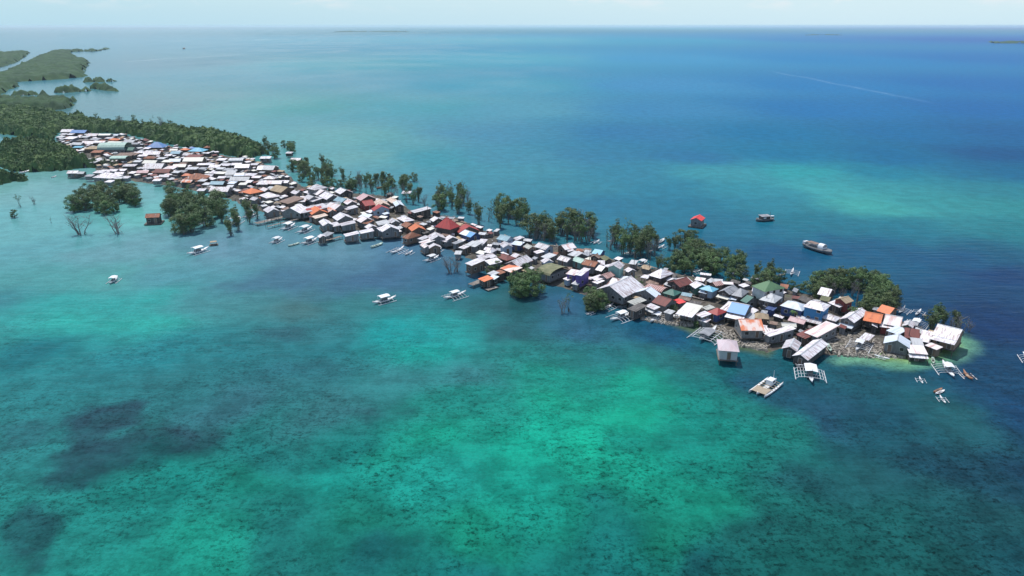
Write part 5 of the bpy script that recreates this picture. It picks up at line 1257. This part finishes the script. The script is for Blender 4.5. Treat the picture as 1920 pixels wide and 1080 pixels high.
# round dark fishing platform
p = at(1434, 414); b = empty('fishing_platform', (p.x, p.y, 0), R(15)); tag(b, 'dark cluttered fishing platform boat on the water above the broad grove', 'boat')
hull_mb(8.4, 3.4, 1.0, .3, True).build('hull', M_boatg, b, True)
m = MB(); m.box(-2.2, -1.1, .9, 1.6, 1.1, 2.1); cb = m.build('cabin', WM['dark'], b)
m = MB(); m.slab([(-2.5,-1.4,2.15),(1.9,-1.4,2.15),(1.9,1.4,2.4),(-2.5,1.4,2.4)], .08); m.build('roof', RM['grey'], b)
m = MB(); m.obox((3.3, .6, 1.7), 2.2, .9, .1); m.build('side_deck', M_boatw, b)
m = MB(); m.tube([(2.2, 0, .9), (2.2, 0, 3.6)], .06, 4); m.build('mast', M_wood, b)
m = MB(); m.box(-1.4, -1.13, 1.2, -.2, -1.09, 1.7); m.build('window', M_boatw, cb)
# tiny raft with tan cover beside the roofed boat
p = at(401, 460); b = empty('raft', (p.x, p.y, 0), R(25)); tag(b, 'tiny raft with a tan cover just right of the roofed boat below the front grove', 'raft')
m = MB(); m.box(-1.5, -.9, .02, 1.5, .9, .4); m.build('float', M_wood, b); canopy_on(b, -1.1, 1.1, .8, .4, 1.4, RM['tan'])
# floating houses
def floating(px, py, rot, L_, W_, roof, wall, lab, name='floating_house'):
    p = at(px, py); b = empty(name, (p.x, p.y, 0), R(rot)); tag(b, lab, 'house')
    m = MB(); m.box(-L_/2 - .5, -W_/2 - .6, .05, L_/2 + .5, W_/2 + .5, .55); m.build('float_deck', M_wood, b)
    house_parts(b, L_, W_, 3.0, 'g', roof, wall, ['y-', 'x-'], zf=.57, detail=2, seed=int(px))
floating(1307, 424, 62, 6.0, 4.6, 'tarp', 'grey', 'small floating house with a bright red gable roof standing alone behind the groves')
floating(290, 419, 12, 5.4, 4.6, 'rust', 'dark', 'dark floating hut with a faded reddish roof in the water left of the central grove')
# boat under the boathouse roof
p = at(1500, 683); b = empty('covered_boat', (p.x, p.y, .0), R(65)); tag(b, 'round-bowed grey boat with white rim poking out from under the white boathouse roof', 'boat')
hull_mb(6.5, 2.6, 1.0, .3, True).build('hull', M_boatg, b, True)
m = MB(); m.tube([(-3.1 + .0, .3, 1.28), (-3.0, -.6, 1.26), (-2.4, -1.1, 1.15), (-1.2, -1.3, 1.06)], .1, 5); m.build('rim', M_boatw, b)
m = MB(); m.box(-2.5, -.85, .82, 2.2, .85, .92); m.build('deck', M_dark, b)

# ---------------------------------------------------------------- jetties, nets and poles
def jetty(x0, y0, x1, y1, wdt, lab, z=1.0, rail=False):
    a, b_ = at(x0, y0), at(x1, y1); d = b_ - a; l = d.length; rt_ = math.atan2(d.y, d.x); o = empty('jetty', ((a.x + b_.x)/2, (a.y + b_.y)/2, 0), rt_); tag(o, lab, 'jetty')
    m = MB(); n = max(3, int(l / .5)); r = random.Random(int(x0 + y0))
    for i in range(n):
        x = -l/2 + l * i / n
        if r.random() < .93: m.box(x, -wdt/2 * r.uniform(.85, 1.1), z + r.uniform(0, .04), x + l / n * .8, wdt/2 * r.uniform(.85, 1.1), z + .09)
    m.build('deck', M_junk, o)
    for i in range(max(2, int(l / 3) + 1)):
        x = -l/2 + .2 + (l - .4) * i / max(1, int(l / 3))
        for y in (-wdt/2, wdt/2): q = MB(); q.tube([(x, y, -.8), (x + r.uniform(-.1, .1), y, z + (.9 if rail else .05))], .07, 4); q.build('post', M_wood, o)
jetty(1428, 644, 1452, 618, .9, 'narrow plank jetty along the right side of the concrete house')
jetty(1442, 650, 1466, 624, .8, 'outer plank jetty right of the concrete house jetty')
jetty(1500, 628, 1566, 618, .6, 'pale plank walkway leading to the rubble yard from the pink-roofed house')
jetty(478, 424, 545, 408, 3.0, 'weathered netted jetty left of the roofed boats', rail=True)
jetty(500, 430, 560, 415, 1.2, 'thin jetty below the weathered netted jetty', rail=True)
jetty(610, 456, 640, 448, 1.6, 'short jetty right of the small square hut on the water')
jetty(882, 540, 930, 522, 2.4, 'rickety broad jetty in front of the orange pier house')
jetty(912, 546, 932, 540, 1.8, 'low grey landing stage below the orange pier house', z=.4)
jetty(1730, 596, 1748, 604, .8, 'short jetty behind the white tip roofs')
jetty(1210, 502, 1240, 512, .8, 'thin walkway behind the white hipped house')
jetty(1440, 524, 1470, 520, 1.0, 'plank landing behind the green hipped roof')
jetty(1296, 560, 1320, 566, .8, 'short board path between the houses above the cream double roof', z=.7)
jetty(540, 398, 575, 405, 1.0, 'short jetty beside the big grey shed')
def pole(px, py, h, lab, arm=False):
    p = at(px, py); o = empty('utility_pole', (p.x, p.y, 0), R(-30)); tag(o, lab, 'pole', 'poles standing among the houses')
    m = MB(); m.tube([(0,0,-.3),(0,0,h)], [.12,.07], 6); m.build('pole', M_wood, o)
    if arm: m = MB(); m.box(-.7, -.05, h - .6, .7, .05, h - .5); m.build('cross_arm', M_wood, o)
for a in [(1598,612,10.5,'tall thin pole in front of the white gable near the rubble yard',0),(803,425,9.5,'pale tall pole left of the red hall',1),(1217,512,6.5,'pole in the water behind the bluish dome roof',0),
          (1434,585,6.0,'pole in front of the grey hipped house',1),(1188,510,7.0,'pole beside the roofed boat behind the mint house',0),(1530,600,5.0,'short pole by the bright blue house',1),
          (1700,650,5.5,'pole behind the grey gable house at the tip',0),(1105,498,6.5,'pole right of the cyan roof',0),(980,478,6.5,'pole among the central white roofs',1),(700,432,7,'pole between the white bar roof and the pole-left shacks',1)]:
    pole(*a)

# ---------------------------------------------------------------- say which house is which
RN = dict(white='white', palepink='pale pink', cream='cream', pinkw='pink-stained white', pink='faded pink', bluew='bluish white', grey='grey', lgrey='light grey', dark='dark', rust='rusty', orange='orange',
          orangew='orange-stained', red='red', tarp='bright red', maroon='maroon', maroonw='maroon-patched white', blue='blue', bluesw='blue and white', navy='navy', cyan='light blue', teal='teal',
          green='green', dkgreen='dark green', mint='pale green', olive='mossy olive', tan='tan', brown='brown', stripe='rust-striped', gstripe='grey-striped', mstripe='maroon-striped')
TN = dict(g='gable roof', h='hip roof', s='lean-to roof', b='arched roof', c='canopy')
KEYS = { # key: (label, short phrase)
 'tip': ('large white-roofed house with tan plywood walls on stilts at the right tip', 'the tan tip house'),
 'greygable': ('grey-walled house with its gable end and pale door facing the rubble shore', 'the grey gable at the tip'),
 'nearshack': ('ragged pinkish stilt shack standing over green shallows left of the tan tip house', 'the ragged shack by the tip'),
 'orangehall': ('dark-walled house with a bright orange roof and orange front awning', 'the orange-roofed house'),
 'redbrown': ('dark red house with a tan gable roof in front of the C-shaped grove', 'the dark red house'),
 'bluewall': ('two-storey house with bright blue walls and a white hip roof', 'the bright blue house'),
 'palebluehip': ('house with pale bluish hip roof behind the small palm', 'the pale blue hip roof'),
 'pinkyard': ('pink-stained flat-roofed house beside the rubble yard', 'the pink-stained house by the yard'),
 'whitepair': ('white gable house over the water left of the boathouse', 'the white gable over the water'),
 'boathouse': ('boathouse with a white and pink gable roof over a round-bowed boat', 'the boathouse'),
 'pinkhip': ('white water house with a pinkish hip roof standing alone on stilts off the shore', 'the pink-roofed water house'),
 'orangebig': ('concrete-walled house with a large orange-stained roof on the near shore', 'the orange-stained concrete house'),
 'redhip': ('house with a red hip roof facing the grassy near shore', 'the red hip roof'),
 'bluesheet': ('house whose white roof is half covered by a bright blue sheet', 'the blue-sheeted roof'),
 'greenhip': ('two-storey house with a faded green hip roof and lavender grey walls', 'the green hip roof'),
 'squaretop': ('square white roof standing apart at the back near the C-shaped grove', 'the square white roof'),
 'dkgreenhip': ('house with a plain dark green hip roof', 'the dark green hip roof'),
 'tarp': ('low shed under a bright red tarp', 'the red tarp shed'),
 'tealhip': ('house with a light blue hip roof and pale walls at the back row', 'the light blue hip roof'),
 'creamdouble': ('large cream double-roofed house above the long white hull on shore', 'the cream double roof'),
 'bigwhite': ('biggest white gabled house with dark grey board walls beside the clump', 'the big white gable'),
 'maroonroof': ('block-walled house with a plain maroon roof near the big white gable', 'the plain maroon roof'),
 'whitehip': ('white hip-roofed house at the back beside open water', 'the white back hip roof'),
 'bluedome': ('small bluish round-topped roof behind the big white gable', 'the small bluish top'),
 'purple': ('purple-walled house with a white roof on the near shore', 'the purple house'),
 'mint': ('two-storey mint green house with a white gable roof', 'the mint green house'),
 'rusttop': ('house with a rusty orange-streaked gable roof left of the mint green house', 'the rust-streaked roof'),
 'cyantop': ('dark house with a light blue roof at the back row', 'the light blue back roof'),
 'olivehall': ('long hall with a mossy olive arched roof', 'the mossy arched hall'),
 'whitelong': ('long white gable roof behind the prop-rooted clump', 'the long white gable'),
 'maroonhip': ('maroon hip roof among white sheets', 'the maroon hip roof'),
 'cornerwhite': ('clean white hip roof left of the maroon hip roof', 'the clean white hip roof'),
 'stiltedge': ('white-roofed house on a brown stilt wall at the water edge', 'the brown-walled edge house'),
 'orangepier': ('small orange-roofed shack at the outer end of the pier row', 'the orange pier shack'),
 'tealback': ('teal-roofed pale house at the back behind white roofs', 'the teal back roof'),
 'pinkback': ('pink and white gable shack at the foot of the tall open grove', 'the pink-roofed shack'),
 'redhall': ('big hall with a steep red hip roof at the back', 'the red hall'),
 'blueslats': ('house with blue and white striped sheets in front of the red hall', 'the blue striped roof'),
 'orangemid': ('brown-walled house with an orange roof left of the red hall', 'the hall-side orange roof'),
 'whitetop': ('tall white hip roof at the back edge by the bushy row', 'the tall white hip roof'),
 'darkboxed': ('dark-walled square house with a white roof standing at the back water', 'the dark-walled back house'),
 'pinkhall': ('large faded pink gable roof behind the red square house', 'the faded pink roof'),
 'redsquare': ('red-walled house with a red roof in the middle of the village', 'the red square house'),
 'postedwhite': ('white-roofed open stilt house at the back right of the striped rusty roofs', 'the posted white house'),
 'redlong': ('long pale blue house with a narrow red roof', 'the long red roof'),
 'orangewest': ('orange-roofed house with a striped lean-to left of the middle', 'the west orange roof'),
 'whitebar': ('broad white double-bar roof near the front row left of the middle', 'the broad white roof'),
 'waterwall': ('long white-roofed house with a grey wall straight on the water', 'the water wall house'),
 'waterhut': ('small square white-topped hut on posts in the water', 'the small square hut'),
 'bigshed': ('big shed with a white gable roof and bare grey wall by the netted jetty', 'the big grey shed'),
 'orangefar': ('orange hip roof beside the front bushes in the left half', 'the orange hip roof'),
 'fanwhite': ('fan-shaped white hip roof right of the front bushes', 'the fan-shaped white roof'),
 'bluefar': ('blue gable roof at the far left end of the village', 'the far blue roof'),
 'smallorange': ('small orange hip roof at the far end behind the big arched hall', 'the small far orange roof'),
 'cyanfar': ('small light blue lean-to at the far left end', 'the far light blue shed'),
 'gym': ('very large pale green arched hall at the far end of the village', 'the pale green arched hall'),
 'bluepyramid': ('blue pyramid roof against the mangroves at the back', 'the blue pyramid roof'),
 'cyanhip': ('light blue hip roof right of the blue pyramid roof', 'the far light blue hip roof'),
 'lonewhite': ('lone white roof among mangroves at the back of the far village', 'the lone white roof'),
 'longwhite': ('long white gable roof in the middle of the far village', 'the far long white roof'),
 'maroonfar': ('long maroon roof beside the sandy yard in the far village', 'the far maroon roof'),
 'pierhouse': ('white-roofed house on the water at the far left channel', 'the pier house'),
 'broadwhite': ('broad white hip roof behind the left front bushes', 'the broad far hip roof'),
 'rustbig': ('big rusty brown hip roof in the far village', 'the big rusty roof'),
 'greywindow': ('bluish grey house front left of the orange hip roof', 'the bluish grey house'),
 'whitewest': ('wide white gable above the central front bushes', 'the wide white gable'),
 'paletent': ('tent-like white hip roof in the far right rows of the left village', 'the tent-like white roof'),
}
LM = [h for h in HOUSES if h['key'] in KEYS]
def direction(h, m):
    dx, dy = h['px'] - m['px'], (h['py'] - m['py']) * 1.5
    a = math.degrees(math.atan2(dy, dx))
    if -25 <= a < 25: return 'right of'
    if 25 <= a < 70: return 'in front and right of'
    if 70 <= a < 110: return 'in front of'
    if 110 <= a < 155: return 'in front and left of'
    if a >= 155 or a < -155: return 'left of'
    if -155 <= a < -110: return 'behind and left of'
    if -110 <= a < -70: return 'behind'
    return 'behind and right of'
NEARORD = ['', 'second ', 'third ', 'fourth ', 'fifth ', 'sixth ', 'seventh ', 'eighth ', 'ninth ', 'tenth ']
buckets = {}
for h in HOUSES:
    if h['key'] in KEYS:
        tag(h['o'], KEYS[h['key']][0], 'house', 'houses of the stilt village'); continue
    m = min(LM, key=lambda q: math.hypot(h['px'] - q['px'], (h['py'] - q['py']) * 1.5))
    kind = 'shelter' if h['ty'] == 'c' else 'shed' if h['a'] < 16 else 'house'
    wallw = {'purple': 'purple-walled ', 'mint': 'mint-walled ', 'blue': 'blue-walled ', 'navy': 'navy-walled ', 'bluew': 'pale blue-walled ', 'green': 'green-walled ', 'red': 'red-walled '}.get(h['wall'], '')
    d = f"{RN[h['roof']]} {TN[h['ty']]}"
    k = (wallw, kind, d, direction(h, m), KEYS[m['key']][1])
    buckets.setdefault(k, []).append((math.hypot(h['px'] - m['px'], h['py'] - m['py']), h, kind))
for k, hs in buckets.items():
    hs.sort(key=lambda q: q[0]); wallw, kind, d, di, mk = k
    for i, (_, h, _k) in enumerate(hs):
        if len(hs) == 1: lab = f"{wallw}{kind} with {d} {di} {mk}"
        elif i == 0: lab = f"nearest {wallw}{kind} with {d} {di} {mk}"
        else: lab = f"{NEARORD[i]}{wallw}{kind} with {d} {di} {mk}"
        tag(h['o'], lab, 'shelter' if kind == 'shelter' else 'shed' if kind == 'shed' else 'house', 'houses of the stilt village' if kind == 'house' else 'small sheds of the stilt village')

# ---------------------------------------------------------------- the air
mb = MB(); mb.box(-30000, -3000, -1.0, 30000, 88000, 82.0)
hz, nt, bs = newmat('haze'); nt.nodes.remove(bs); vol = N(nt, 'ShaderNodeVolumePrincipled')
vol.inputs['Color'].default_value = (.80, .95, 1.0, 1); vol.inputs['Density'].default_value = HAZE; vol.inputs['Anisotropy'].default_value = 0.2
nt.links.new(vol.outputs[0], [n for n in nt.nodes if n.type == 'OUTPUT_MATERIAL'][0].inputs['Volume'])
o = mb.build('haze', hz); tag(o, kind='stuff')
